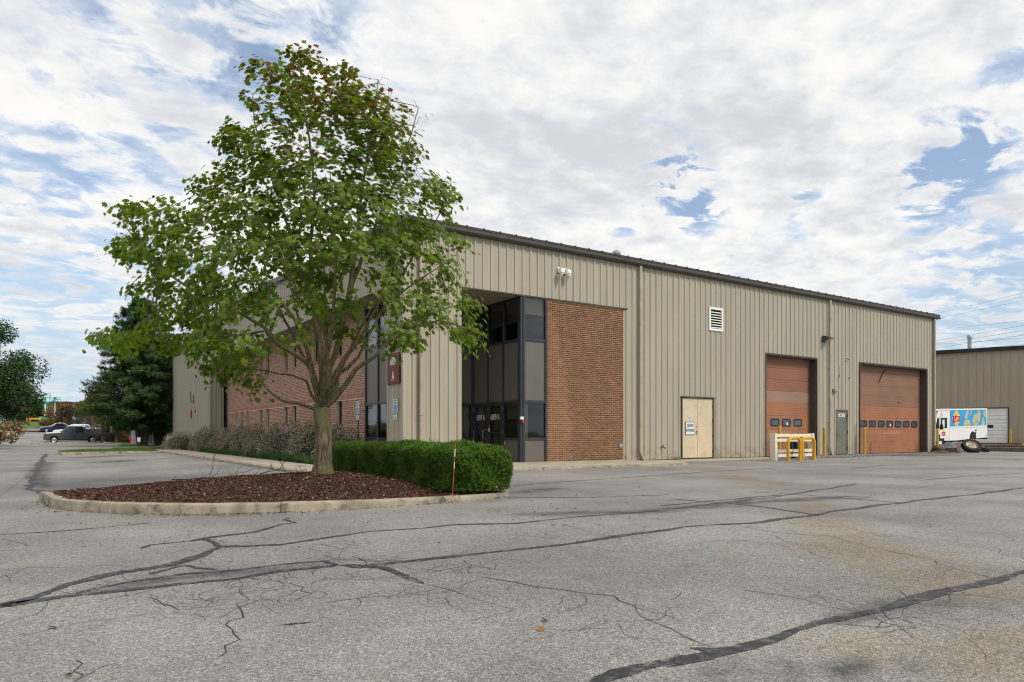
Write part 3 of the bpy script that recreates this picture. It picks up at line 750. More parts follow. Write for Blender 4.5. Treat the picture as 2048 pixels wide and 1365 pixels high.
M['slotglass'] = mat('dark_slot_glass', (0.022, 0.023, 0.025), 0.35, spec=0.25)
# ---- brickwork
BL, BH, BC = .2032, .0677, .0086; BJ = .0130
def brick_mesh(m, l=BL-BJ, h=BH-BJ, d=.05):
    mb = MB(); mb.bbox(0, -.003, 0, l, d, h, .002); return mb.mesh('brick', m)
def brick_grid(a0, a1, z0, z1, holes=()):
    """(start, end, z) of every brick, running bond, cut at ends and openings"""
    out = []; r = 0; z = z0
    while z+BH <= z1+.01:
        edges = [a0, a1]; runs = [(a0, a1)]
        for h0, h1, hz0, hz1 in holes:
            if hz0 < z+BH*.5 < hz1:
                nr = []
                for s, e in runs:
                    if h1 <= s or h0 >= e: nr.append((s, e))
                    else:
                        if h0 > s: nr.append((s, h0))
                        if h1 < e: nr.append((h1, e))
                runs = nr
        for s, e in runs:
            k = math.floor((s-a0)/BL)-1; off = (r % 2)*BL*.5
            while True:
                b0 = a0+k*BL+off; b1 = b0+BL
                if b0 >= e: break
                c0, c1 = max(b0, s), min(b1, e)
                if c1-c0 > .035: out.append((c0, c1, z))
                k += 1
        z += BH; r += 1
    return out
def bricks_joined(name, parent, face, lst, mats, bad=None, d=.05, g=None):
    (ox, oy), rz = face; c, s_ = math.cos(rz), math.sin(rz)
    A = np.array([(a, b) for a, b, z in lst]); Z = np.array([z for a, b, z in lst]); n = len(lst); g = g or BJ/2
    pr = RNG.uniform(-.002, .002, n)-.003
    def V(a, y, z): return np.stack([ox+c*a-s_*y, oy+s_*a+c*y, z], 1)
    x0, x1, z0, z1 = A[:, 0]+g, A[:, 1]-g, Z+g, Z+BH-g; dd = np.full(n, d)
    P = np.stack([V(x0, pr, z0), V(x1, pr, z0), V(x1, pr, z1), V(x0, pr, z1), V(x0, dd, z0), V(x1, dd, z0), V(x1, dd, z1), V(x0, dd, z1)], 1).reshape(-1, 3)
    f = np.array([(0,1,2,3),(1,5,6,2),(5,4,7,6) if False else (3,2,6,7),(4,0,3,7),(4,5,1,0)])
    F = (f[None]+(np.arange(n)*8)[:, None, None]).reshape(-1, 4)
    o = np_mesh(name, P, F, mats, parent, mi=np.repeat(RNG.choice(len(mats), n, p=bad), len(f))); o['kind'] = 'stuff'; return o
# brick pier by the entrance: the nearest bricks are single objects
mb = MB(); mb.box(BRX[0], V0+.002, 0, BRX[1], V0+.2, SOF-.05); pier = mb.build('brick_pier', M['mortar'], WH)
lst = brick_grid(BRX[0]+.005, BRX[1]-.005, 0.0, SOF-.06)
lst.sort(key=lambda q: (q[0]-0)**2*1.0+V0**2+(q[2]-CAMZ)**2*1.4)
wts = [.30, .26, .18, .12, .14]
BM = [brick_mesh(m) for m in BR]; BHALF = [brick_mesh(m, BL*.5-BJ) for m in BR]
full = [q for q in lst if q[1]-q[0] > BL*.97]; near = full[:300]; nset = set(near)
for a, b, z in near:
    o = link('brick', BM[RNG.choice(5, p=wts)], pier, Vector((a+BJ/2, V0-random.uniform(-.0015, .002), z+BJ/2))-wloc(pier))
bricks_joined('brick_courses', pier, FRONT, [q for q in lst if q not in nset], BR, wts)
# long brick wall on the left facade, set back under the soffit
UB = 9.87
WIN = []
for xs in ((472.4,477.5),(483.4,488.3),(493.9,499.8),(520.9,526.8),(534.5,541),(570.8,577.9),(588.4,595),(618,626),(678.6,685.7)):
    pass
def v_of(px, u):
    dx = (px-1024)/1413; t = u/(RT[0]*dx+FW[0]); return (RT[1]*dx+FW[1])*t
for px in (475, 486, 497, 524, 538, 574.5, 592, 634, 655, 682): 
    v = v_of(px, UB+.08); WIN.append((v-.32, v+.32))
HL = [(a, b, .55, 2.30) for a, b in WIN]; HU = [(a, b, 4.1, SOF) for a, b in WIN]
VB0, VB1 = 24.42, 47.55
LB = ((UB, 0), R(-90))
holes = [(-b, -a, z0, z1) for a, b, z0, z1 in HL+HU]
mb = MB()
def wall_with_holes(mb, face, a0, a1, z0, z1, holes, y0, y1):
    (ox, oy), rz = face; Mx = Matrix.Translation((ox, oy, 0)) @ Matrix.Rotation(rz, 4, 'Z')
    cuts = sorted({a0, a1} | {h[0] for h in holes} | {h[1] for h in holes})
    for x0, x1 in zip(cuts[:-1], cuts[1:]):
        hs = sorted((h[2], h[3]) for h in holes if h[0] <= x0+1e-5 and h[1] >= x1-1e-5); cur = z0
        for lo, hi in hs:
            if lo > cur+.005: mb.box(x0, y0, cur, x1, y1, lo, 0, Mx)
            cur = max(cur, hi)
        if cur < z1-.005: mb.box(x0, y0, cur, x1, y1, z1, 0, Mx)
wall_with_holes(mb, LB, -VB1, -VB0, 0, SOF-.02, holes, .002, .22)
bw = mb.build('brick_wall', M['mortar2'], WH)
band = 2.335
lst = brick_grid(-VB1, -VB0, 0, band, holes)+[(a, b, z) for a, b, z in brick_grid(-VB1, -VB0, band+.21, SOF-.03, holes)]
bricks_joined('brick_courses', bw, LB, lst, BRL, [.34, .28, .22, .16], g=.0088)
# soldier course: upright bricks
sol = MB(); (ox, oy), rz = LB; Mx = Matrix.Translation((ox, oy, 0)) @ Matrix.Rotation(rz, 4, 'Z'); a = -VB1; k = 0
while a < -VB0-.05:
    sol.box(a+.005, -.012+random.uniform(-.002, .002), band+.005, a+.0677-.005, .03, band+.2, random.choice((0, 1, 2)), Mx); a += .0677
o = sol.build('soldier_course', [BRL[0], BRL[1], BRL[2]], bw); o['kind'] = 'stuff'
for a, b, z0, z1 in HL+HU:
    mb = MB(); f = .045; x0, x1 = -b, -a
    for q in ((x0, z0, x0+f, z1), (x1-f, z0, x1, z1), (x0+f, z0, x1-f, z0+f), (x0+f, z1-f, x1-f, z1)): mb.box(q[0], .13, q[1], q[2], .19, q[3], 0, Mx)
    w = mb.build('window', M['frame'], bw)
    mb = MB(); mb.box(x0+f, .155, z0+f, x1-f, .16, z1-f, 0, Mx); mb.build('window_pane', M['slotglass'], bw)
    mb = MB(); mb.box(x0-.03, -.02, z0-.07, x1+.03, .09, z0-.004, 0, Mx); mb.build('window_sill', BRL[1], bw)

# ---- glazed entrance (curtain wall)
ROWS = [(0.02, .80, 's'), (.87, 2.03, 'g'), (2.11, 4.07, 's'), (4.15, SOF-.06, 'g')]
def curtain(face, cuts, name='curtain_wall', skip=(), mull=.06, blinds={}, rows=ROWS, grp=None):
    """frame = the part; panes, spandrels and blinds are its pieces"""
    (ox, oy), rz = face; Mx = Matrix.Translation((ox, oy, 0)) @ Matrix.Rotation(rz, 4, 'Z')
    mb = MB(); h = mull/2
    for c in cuts: mb.bbox(c-h, -.05, .02, c+h, .07, SOF-.006, .006, 0, Mx)
    for i, (c0, c1) in enumerate(zip(cuts[:-1], cuts[1:])):
        for r, (z0, z1, k) in enumerate(rows):
            if (i, r) in skip: continue
            zt = rows[r+1][0] if r+1 < len(rows) else SOF-.006
            mb.box(c0+h, -.035, z1, c1-h, .06, zt, 0, Mx)
        if (i, 0) not in skip: mb.box(c0+h, -.03, .004, c1-h, .06, .02, 0, Mx)
    fr = mb.build(name, M['frame'], WH)
    for i, (c0, c1) in enumerate(zip(cuts[:-1], cuts[1:])):
        for r, (z0, z1, k) in enumerate(rows):
            if (i, r) in skip: continue
            mb = MB(); mb.box(c0+h, 0.0, z0, c1-h, .012, z1, 0, Mx)
            mb.build('spandrel_panel' if k == 's' else 'window_pane', M['spandrel'] if k == 's' else M['glass'], fr)
            bl = blinds.get((i, r))
            if bl and k == 'g':
                lo, m, side = bl; mb = MB(); mb.box(c0+h+.02, .08, z0+(z1-z0)*lo, c1-h-.02-(side*(c1-c0)), .085, z1, 0, Mx); mb.build('roller_blind', m, fr)
    return fr
DCW = ((13.15, 0), R(-90))        # side of the recess, facing the column
dcut = [-22.2, -21.22, -20.22, -19.16]
curtain(DCW, dcut, skip=((0,0),(0,1),(1,0),(1,1)), blinds={(0,3):(.45,M['blind'],0),(1,3):(.4,M['blind'],0),(2,3):(.42,M['blind'],0),(2,1):(.55,M['blind'],0)})
curtain(((0, 22.25), 0.0), [9.95, 10.9, 12.05, 13.07], blinds={(2,1):(0,M['blind'],0),(2,3):(0,M['blindgrey'],0),(1,1):(0,M['blind'],0),(0,1):(0,M['blind'],0)})
curtain(((0, V0), 0.0), [13.19, 14.09], mull=.08, blinds={(0,3):(.6,M['blind'],0),(0,1):(0,M['blind'],.68)})
curtain(LB, [-24.38, -23.25, -22.33], mull=.09, blinds={(0,1):(0,M['blind'],0),(0,3):(.05,M['blindgrey'],0),(1,1):(.5,M['blindgrey'],0),(1,3):(0,M['blindgrey'],0)})
curtain(LB, [-47.66, -47.4], mull=.06)
mb = MB(); mb.bbox(13.06, V0-.02, 0.02, 13.24, V0+.16, SOF-.003, .01); mb.build('corner_mullion', M['frame'], WH)
mb = MB(); mb.bbox(UB-.09, 22.2, .02, UB+.03, 22.32, SOF-.003, .01); mb.build('corner_mullion', M['frame'], WH)
# entrance doors in the recess
Mx = Matrix.Translation((13.15, 0, 0)) @ Matrix.Rotation(R(-90), 4, 'Z')
for i, (c0, c1) in enumerate(((-22.17, -21.22), (-21.22, -20.25))):
    mb = MB(); a, b = c0+.03, c1-.03; zt = 2.06
    mb.box(a, -.03, .03, a+.10, .03, zt, 0, Mx); mb.box(b-.10, -.03, .03, b, .03, zt, 0, Mx); mb.box(a+.1, -.03, .03, b-.1, .03, .22, 0, Mx); mb.box(a+.1, -.03, zt-.1, b-.1, .03, zt, 0, Mx); mb.box(a+.1, -.02, 1.02, b-.1, .02, 1.05, 0, Mx)
    mb.box(c0, -.04, zt, c1, .06, 2.11, 0, Mx)
    d = mb.build('glass_door', M['frame'], WH)
    mb = MB(); mb.box(a+.1, 0, .22, b-.1, .01, 1.02, 0, Mx); mb.box(a+.1, 0, 1.05, b-.1, .01, zt-.1, 0, Mx); mb.build('door_pane', M['glass'], d)
    mb = MB(); mb.box(a+.12, .12, .25, b-.12, .125, zt-.12, 0, Mx); mb.build('roller_blind', M['blind'], d)
    if i == 0:
        mb = MB(); x = b-.05; mb.tube([Mx @ Vector(p) for p in ((x,-.03,.82),(x,-.09,.82),(x-.13,-.10,.84),(x-.13,-.10,1.13),(x,-.09,1.15),(x,-.03,1.15))], .014, 6); mb.build('pull_handle', M['steel'], d, smooth=True)
        mb = MB(); mb.box(x-.03, -.045, .62, x+.03, -.03, .74, 0, Mx); mb.build('lock', M['steel'], d)
    else:
        for z0, z1, m in ((1.24, 1.34, M['red']), (1.08, 1.2, M['signwhite'])): mb = MB(); mb.box(a+.02, -.034, z0, a+.11, -.031, z1, 0, Mx); mb.build('sticker', m, d)
    mb = MB()
    for z in (.3, 1.0, 1.8): mb.box((c0 if i == 0 else c1)-.02, -.055, z, (c0 if i == 0 else c1)+.02, -.035, z+.13, 0, Mx)
    mb.build('hinge', M['steel'], d)
    lettering('6809 A', .30, M['signwhite'], d, Mx @ Vector(((a+b)/2, -.034, 1.48)), R(-90), xs=.66, bold=.0)

# ---- overhead doors
def overhead(D, wins, txt_x, sect_m, name='overhead_door'):
    u0, u1, _, zt = D; yd = V0+.30
    mb = MB()   # lining of the opening
    mb.box(u0, V0-.02, .0, u0+.035, yd+.06, zt); mb.box(u1-.035, V0-.02, 0, u1, yd+.06, zt); mb.box(u0+.035, V0-.02, zt-.035, u1-.035, yd+.06, zt)
    mb.box(u0-.05, V0-.06, 0.0, u0, V0-.022, zt+.05); mb.box(u1, V0-.06, 0, u1+.05, V0-.022, zt+.05); mb.box(u0, V0-.06, zt, u1, V0-.022, zt+.06)
    mb.box(u0, yd+.06, 0, u1, yd+.1, zt)
    d = mb.build(name, M['bronze'], WH)
    hs = [.59]*4+[(zt-2.36-.03)/4]*4; z = .02; made = []
    for k, h in enumerate(hs):
        q = MB(); n = 5; x0, x1 = u0+.03, u1-.03; pr = []
        pr.append((z+.004, .012))
        for i in range(n):
            a = z+.008+(h-.016)*i/n; b = z+.008+(h-.016)*(i+1)/n
            pr += [(a+.006, 0), (b-.006, 0), (b, .006)] if i < n-1 else [(a+.006, 0), (b-.004, 0)]
        pr.append((z+h-.004, .012))
        vs = []; fs = []
        for zz, dd in pr: vs += [(x0, yd+dd, zz), (x1, yd+dd, zz)]
        for i in range(len(pr)-1): fs.append((2*i, 2*i+1, 2*i+3, 2*i+2))
        q.add(vs, fs); q.box(x0, yd+.012, z, x1, yd+.05, z+h)
        q.build('door_section', sect_m[k], d); z += h
    for c in wins:
        q = MB(); w, hh, r = .31, .17, .09; zc = 1.50
        def rr(w, hh, r, y):
            o = []
            for cx, cz, a0 in ((w-r, hh-r, 0), (-w+r, hh-r, 90), (-w+r, -hh+r, 180), (w-r, -hh+r, 270)):
                for k in range(5): a = R(a0+k*22.5); o.append((c+cx+r*math.cos(a), y, zc+cz+r*math.sin(a)))
            return o
        O, I, J = rr(w, hh, r, yd-.004), rr(w-.01, hh-.01, r-.01, yd-.022), rr(w-.045, hh-.045, r-.035, yd-.022); K = rr(w-.05, hh-.05, r-.04, yd-.006); n = len(O)
        q.add(O+I+J+K, [(i, (i+1)%n, n+(i+1)%n, n+i) for i in range(n)]+[(n+i, n+(i+1)%n, 2*n+(i+1)%n, 2*n+i) for i in range(n)]+[(2*n+i, 2*n+(i+1)%n, 3*n+(i+1)%n, 3*n+i) for i in range(n)])
        q.add(K, [tuple(range(n))], 1)
        q.build('window', [M['black'], M['doorglass']], d)
    return d
M['doorglass'] = mat('door_window_glass', (0.055, 0.075, 0.105), 0.12, spec=0.7, var=0.3, scale=6)
brn, orr, pal = M['doorbrown'], M['dooror'], M['doorpale']
b2 = mat('dull_red_door', (0.265, 0.122, 0.076), 0.55, var=0.08, scale=0.8)
d1 = overhead(D1, (26.80, 27.62, 28.45), 27.2, [b2, orr, orr, orr, pal, b2, b2, b2])
d2 = overhead(D2, [33.78+.81*k for k in range(7)], 36.3, [orr, orr, orr, orr, brn, brn, brn, brn])
lettering('Do Not Block Door!', .26, M['creamtext'], d1, (27.1, V0+.296, .98), shear=.5, xs=.72, bold=-.004)
lettering('Do Not Block Door!', .26, M['creamtext'], d2, (36.4, V0+.296, .98), shear=.5, xs=.72, bold=-.004)
for d, u in ((d1, 27.66), (d2, 36.24)):
    mb = MB(); mb.lathe([(.0, 0), (.055, 0), (.055, .01), (0, .01)], 10, 0, Matrix.Translation((u, V0+.30-.012, 1.43)) @ Matrix.Rotation(R(90), 4, 'X') @ Matrix.Diagonal((1, 1.5, 1, 1)), cap=False); mb.build('sticker', M['signwhite'], d)
mb = MB(); mb.box(34.4, V0+.286, .02, 34.42, V0+.297, .58); mb.tube([(35.9, V0+.28, 4.3), (35.5, V0+.27, 4.05), (35.15, V0+.27, 3.6)], .02, 5); mb.build('pull_cable', M['dark'], d2)
mb = MB(); mb.lathe([(0, 0), (.07, 0), (.05, .006), (0, .006)], 7, 0, Matrix.Translation((37.1, V0+.296, 2.62)) @ Matrix.Rotation(R(90), 4, 'X'), cap=False); mb.build('rust_patch', M['rust'], d2)
# ---- cream double delivery door
u0, u1, _, zt = DC; um = (u0+u1)/2
mb = MB(); mb.box(u0, V0-.05, .02, u0+.05, V0+.08, zt); mb.box(u1-.06, V0-.05, .02, u1, V0+.08, zt); mb.box(u0-.03, V0-.07, zt, u1+.03, V0+.08, zt+.045); mb.box(u0+.05, V0+.05, 0, u1-.06, V0+.09, zt)
mb.box(u0, V0-.10, 0.005, u1, V0+.05, .035)
dc = mb.build('double_door', M['bronze'], WH)
for i, (a, b) in enumerate(((u0+.055, um-.006), (um+.006, u1-.065))):
    mb = MB(); mb.bbox(a, V0-.01, .06, b, V0+.04, zt-.015, .004); lf = mb.build('door_leaf', M['cream'], dc)
    for z in (.25, .85, 1.45, 2.05):
        mb = MB(); x = a-.012 if i == 0 else b-.015; mb.box(x, V0-.03, z, x+.03, V0-.011, z+.11); mb.build('hinge', M['black'], dc)
mb = MB(); mb.box(um-.10, V0-.03, .98, um-.02, V0-.012, 1.14); mb.build('lock_plate', M['steel'], dc); mb = MB(); mb.lathe([(0,0),(.035,0),(.045,.02),(.03,.05),(0,.055)], 10, 0, Matrix.Translation((um-.06, V0-.03, 1.10)) @ Matrix.Rotation(R(90), 4, 'X'), cap=False); mb.build('door_knob', M['steel'], dc, smooth=True); mb = MB(); mb.lathe([(0,0),(.03,0),(.03,.015),(0,.015)], 10, 0, Matrix.Translation((um-.06, V0-.012, 1.28)) @ Matrix.Rotation(R(90), 4, 'X'), cap=False); mb.build('door_lock', M['steel'], dc, smooth=True)
lettering('6809 A', .20, M['signwhite'], dc, (u0+.46, V0-.013, 1.70), xs=.62, bold=.001)
mb = MB(); mb.box(u0+.39, V0-.014, 1.53, u0+.58, V0-.0115, 1.65); mb.build('sticker', M['signwhite'], dc)
mb = MB(); mb.prism([(u0+.41, 1.64), (u0+.56, 1.64), (u0+.53, 1.57), (u0+.485, 1.55), (u0+.44, 1.57)], V0-.0165, V0-.0145); mb.build('sticker_emblem', mat('pale_blue_print', (.15, .32, .62), .5), dc)
ds = thing('delivery_sign', (u0+.485, V0-.012, 1.20), 'white framed DELIVERY ENTRANCE sign on the cream double door', 'sign')
mb = MB(); mb.bbox(-.265, -.02, -.245, .265, -.002, .265, .006); mb.build('sign_frame', mat('green_black_frame', (.035, .055, .045), .5), ds, world=False)
mb = MB(); mb.box(-.245, -.024, -.225, .245, -.0205, .245); mb.build('sign_face', M['signwhite'], ds, world=False)
lettering('DELIVERY', .17, M['letterblack'], ds, (0, -.027, .07), xs=.52, bold=.001, world=False); lettering('ENTRANCE', .17, M['letterblack'], ds, (0, -.027, -.12), xs=.52, bold=.001, world=False)
# ---- grey steel door
u0, u1, _, zt = DG
mb = MB(); mb.box(u0, V0-.045, .02, u0+.045, V0+.06, zt-.045); mb.box(u1-.045, V0-.045, .02, u1, V0+.06, zt-.045); mb.box(u0, V0-.05, zt-.045, u1, V0+.06, zt); mb.box(u0+.045, V0+.045, 0, u1-.045, V0+.09, zt-.05); dg = mb.build('steel_door', M['greydoor'], WH)
mb = MB(); mb.bbox(u0+.05, V0-.012, .05, u1-.05, V0+.04, zt-.05, .004); mb.build('door_leaf', M['greydoor'], dg)
mb = MB(); mb.tube([(u0+.12, V0-.012, 1.0), (u0+.12, V0-.06, 1.0)], .03, 8); mb.tube([(u0+.12, V0-.06, 1.0), (u0+.24, V0-.065, .99)], .012, 6); mb.tube([(u0+.12, V0-.012, 1.24), (u0+.12, V0-.03, 1.24)], .035, 8); mb.build('door_lever', M['steel'], dg)
mb = MB()
for z in (.25, 1.05, 1.8): mb.box(u1-.06, V0-.06, z, u1-.03, V0-.047, z+.12)
mb.build('hinge', M['black'], dg)
mb = MB(); mb.box(u0+.23, V0-.015, 1.80, u0+.74, V0-.013, 1.95); mb.build('number_plate', M['signwhite'], dg)
lettering('6809 A', .155, M['greydoor'], dg, (u0+.485, V0-.018, 1.82), xs=.75)
# ---- louvred vent
u0, u1, z0, z1 = VT
mb = MB(); f = .06; mb.bbox(u0-.03, V0-.05, z0-.03, u0+f, V0+.02, z1+.03, .006); mb.bbox(u1-f, V0-.05, z0-.03, u1+.03, V0+.02, z1+.03, .006); mb.box(u0+f, V0-.05, z0-.03, u1-f, V0+.02, z0+f); mb.box(u0+f, V0-.05, z1-f, u1-f, V0+.02, z1+.03)
vt = mb.build('louvre_vent', M['white'], WH)
mb = MB(); mb.box(u0+f, V0+.07, z0+f, u1-f, V0+.08, z1-f); mb.build('vent_back', M['dark'], vt)
q = MB(); w = u1-u0-2*f-.01; q.add([(0,0,0),(w,0,0),(w,.075,.055),(0,.075,.055),(0,0,-.008),(w,0,-.008),(w,.075,.047),(0,.075,.047)], [(0,1,2,3),(7,6,5,4),(0,4,5,1),(1,5,6,2),(2,6,7,3),(3,7,4,0)]); sm = q.mesh('slat', M['white'])
for k in range(7): link('slat', sm, vt, Vector((u0+f+.005, V0-.04, z0+f+.03+k*.101))-wloc(vt))
# ---- downspouts
def downspout(u, kick=True):
    mb = MB(); y = V0-.105; w = .055; zb = .28 if kick else .1
    mb.bbox(u-w, y-w*.8, zb, u+w, y+w*.8, EAVE-.04, .012)
    if kick: mb.prism([(-.055, .30), (.055, .30), (.20, .06), (.24, .11), (.24, .02), (.12, .02)], y-.05, y+.05, 0, Matrix.Translation((u, 0, 0)))
    d = mb.build('downspout', M['trim'], WH)
    q = MB()
    for z in (.32, 1.55, 4.0): q.box(u-w-.012, y-w*.8-.012, z, u+w+.012, V0-.03, z+.03)
    q.build('strap', M['trim'], d)
    return d
for u in (9.42, 18.35, 30.33, 39.98): downspout(u)
# small fixtures that belong to the walls
mb = MB(); mb.box(17.36, V0-.03, .50, 17.53, V0-.010, .64); mb.box(17.38, V0-.045, .53, 17.51, V0-.03, .61); mb.build('outlet_box', M['galv'], WH)
mb = MB(); mb.tube([(19.54, V0, .50), (19.54, V0-.12, .50), (19.60, V0-.16, .43)], [.022, .022, .018], 8); mb.tube([(19.54, V0-.09, .50), (19.54, V0-.09, .57)], .012, 6); mb.lathe([(0,0),(.045,0),(.045,.012),(0,.012)], 10, 0, Matrix.Translation((19.54, V0-.09, .57)), cap=False); mb.build('hose_tap', M['bronze'], WH)
mb = MB(); mb.bbox(30.64, V0-.15, 2.96, 30.84, V0-.03, 3.10, .01); mb.box(30.86, V0-.13, 2.99, 30.98, V0-.05, 3.08); mb.build('junction_box', M['galv'], WH)
mb = MB(); mb.tube([(31.2, V0-.05, 4.2), (31.2, V0-.05, 3.75)], .012, 5); mb.tube([(31.2, V0-.05, 3.75), (31.1, V0-.06, 3.5)], .008, 5); mb.box(31.16, V0-.08, 3.68, 31.26, V0-.03, 3.78); mb.build('cable_box', M['galv'], WH); mb = MB(); mb.tube([(31.75, V0-.03, 4.55), (31.75, V0-.10, 4.55), (31.82, V0-.12, 4.5)], .02, 5); mb.build('cable_stub', M['rust'], WH); mb = MB(); mb.tube([(32.0, V0-.03, 3.7), (32.0, V0-.08, 3.65)], .02, 5); mb.build('cable_stub', M['rust'], WH); mb = MB(); mb.tube([(32.55, V0-.05, .05), (32.55, V0-.05, 1.45), (32.6, V0-.09, 1.5)], .012, 5); mb.build('cable_stub', M['rust'], WH)
mb = MB(); mb.lathe([(.11, 0), (.11, .50), (.16, .50), (.16, .56), (.12, .58), (.12, .64), (.17, .66), (.17, .74), (.10, .80)], 12, 0, Matrix.Translation((18.98, 21.0, roofz(21)+.15))); mb.build('roof_vent', M['galv'], WH, smooth=True)
# alarm bits on the far gable wall
for px, py, m, r in ((391, 823, M['red'], .13), (393, 829, M['signwhite'], .08)):
    v = v_of(px, U0-.05); t = (v*FW[1]+U0*FW[0]); z = zat(py, t)
    mb = MB(); mb.lathe([(0, 0), (r, 0), (r, .06), (0, .08)], 10, 0, Matrix.Translation((U0-.03, v, z)) @ Matrix.Rotation(R(-90), 4, 'Y'), cap=False); mb.build('alarm_bell', m, WH)
v = v_of(382, U0-.05); mb = MB(); mb.box(U0-.08, v-.12, 2.1, U0-.04, v+.12, 2.7); mb.build('warning_plate', M['red'], WH)
v = v_of(384, U0-.05); mb = MB(); mb.tube([(U0-.06, v+.5, 4.0), (U0-.06, v+.4, 3.3), (U0-.06, v-.6, 3.2), (U0-.06, v-.65, 3.7)], .03, 5); mb.build('conduit', M['bronze'], WH)
# ---------------------------------------------------------------- things hung on the warehouse
def camera_dome(u, lab, look):
    t = thing('security_camera', (u, V0-.03, 6.44), lab, 'camera', 'security cameras above the entrance')
    mb = MB(); mb.bbox(-.07, -.03, .03, .07, 0, .28, .01); mb.tube([(0, -.02, .17), (0, -.14, .20), (0, -.22, .17)], .035, 8); mb.build('bracket', M['white'], t, world=False, smooth=True)
    mb = MB(); mb.lathe([(.05, .17), (.10, .13), (.125, .05), (.13, -.02), (.115, -.03)], 14, 0, Matrix.Translation((0, -.24, 0))); mb.build('housing', M['white'], t, world=False, smooth=True)
    mb = MB(); mb.lathe([(.105, -.03), (.11, -.09), (.085, -.16), (.04, -.20), (0, -.205)], 14, 0, Matrix.Translation((0, -.24, 0))); d = mb.build('dome', M['whitedirty'], t, world=False, smooth=True)
    t.scale = (.78,)*3
    if look:
        mb = MB(); mb.lathe([(0, 0), (.05, 0), (.045, .03), (0, .035)], 12, 0, Matrix.Translation((.03, -.345, -.13)) @ Matrix.Rotation(R(100), 4, 'X'), cap=False); mb.build('lens', M['black'], d, world=False)
camera_dome(14.62, 'white dome security camera with black lens, nearer of the pair above the brick', True)
camera_dome(14.90, 'plain white dome security camera, farther of the pair above the brick', False)
t = thing('wall_lamp', (29.98, V0-.035, 5.18), 'dark wedge-shaped wall lamp between the overhead doors', 'lamp')
mb = MB(); mb.prism([(0, .04), (0, .32), (-.14, .30), (-.36, .20), (-.36, .16), (-.09, .04)], -.17, .17, 0, Matrix.Rotation(R(90), 4, 'Z') @ Matrix.Scale(1, 4)); mb.build('lamp_housing', M['bronze'], t, world=False)
mb = MB(); mb.add([(-.15, -.365, .155), (.15, -.365, .155), (.15, -.095, .036), (-.15, -.095, .036)], [(0, 1, 2, 3)]); mb.build('lens', mat('lamp_lens', (.5, .42, .28), .3), t, world=False)
# number sign and parking plates on the corner column (face toward -x)
t = thing('number_sign', (U0-.05, 19.68, 2.50), 'maroon wall sign with white 6809 A on the metal corner column', 'sign')
mb = MB(); mb.bbox(-.03, -.43, 0, 0, .43, .93, .006); mb.build('sign_board', M['maroon'], t, world=False)
lettering('6809', .34, M['signwhite'], t, (-.034, 0, .57), R(-90), world=False, xs=.62, bold=.006); lettering('A', .42, M['signwhite'], t, (-.034, 0, .10), R(-90), world=False, xs=.62, bold=.006)
def parking_plates(t, z0):
    """green edged blue accessible parking plate and a small plate below, facing -x"""
    mb = MB(); mb.bbox(-.012, -.152, z0, 0, .152, z0+.45, .004); mb.build('sign_plate', M['signwhite'], t, world=False)
    mb = MB()
    for a in ((-.145, z0+.437, .145, z0+.445), (-.145, z0+.005, .145, z0+.013)): mb.box(-.0145, a[0], a[1], -.0125, a[2], a[3])
    mb.build('sign_border', M['signgreen'], t, world=False)
    mb = MB(); mb.box(-.015, -.10, z0+.03, -.0125, .10, z0+.25); mb.build('emblem_field', M['blue'], t, world=False)
    mb = MB()   # wheelchair figure
    q = Matrix.Translation((-.0165, 0, z0+.14)) @ Matrix.Rotation(R(-90), 4, 'Z')
    ring = lambda r0, r1, a0, a1: [((r*math.cos(R(a)), r*math.sin(R(a)))) for r, seq in ((r1, range(a0, a1+1, 15)), (r0, range(a1, a0-1, -15))) for a in seq]
    mb.prism([(x+.0, z-.03) for x, z in ring(.035, .05, 150, 375)], -.001, .001, 0, q)
    mb.prism([(-.012, .055), (.005, .055), (.008, .0), (.04, .0), (.055, -.05), (.042, -.055), (.028, -.015), (-.012, -.015)], -.001, .001, 0, q); mb.prism([(.016*math.cos(k*.785)-.003, .075+.016*math.sin(k*.785)) for k in range(8)], -.001, .001, 0, q)
    mb.build('wheelchair_emblem', M['signwhite'], t, world=False)
    lettering('RESERVED', .07, M['signgreen'], t, (-.014, 0, z0+.365), R(-90), world=False, xs=.62); lettering('PARKING', .07, M['signgreen'], t, (-.014, 0, z0+.285), R(-90), world=False, xs=.68)
    mb = MB(); mb.bbox(-.012, -.12, z0-.19, 0, .12, z0-.03, .003); mb.build('sub_plate', M['signwhite'], t, world=False); lettering('VAN', .06, M['signgreen'], t, (-.014, 0, z0-.10), R(-90), world=False, xs=.7)
    lettering('ACCESSIBLE', .045, M['signgreen'], t, (-.014, 0, z0-.165), R(-90), world=False, xs=.55)
t = thing('parking_sign', (U0-.05, 19.56, 0), 'accessible parking plate fixed to the tan metal corner column', 'sign', 'accessible parking signs'); parking_plates(t, 1.61)
t = thing('parking_sign', (9.3, 23.75, 0.04), 'accessible parking sign on a dark post before the brick wall', 'sign', 'accessible parking signs')
mb = MB(); mb.box(.0, -.025, 0, .03, .025, 2.10); mb.build('post', M['bronze'], t, world=False); parking_plates(t, 1.64)
t = thing('door_bell', (13.18, V0-.03, 1.42), 'small red and white alarm box on the corner mullion', 'alarm')
mb = MB(); mb.bbox(-.16, -.05, .04, -.02, .0, .14, .01); mb.build('box', M['signwhite'], t, world=False); mb = MB(); mb.box(-.09, -.06, -.06, -.02, 0, .03); mb.build('red_lens', M['red'], t, world=False)

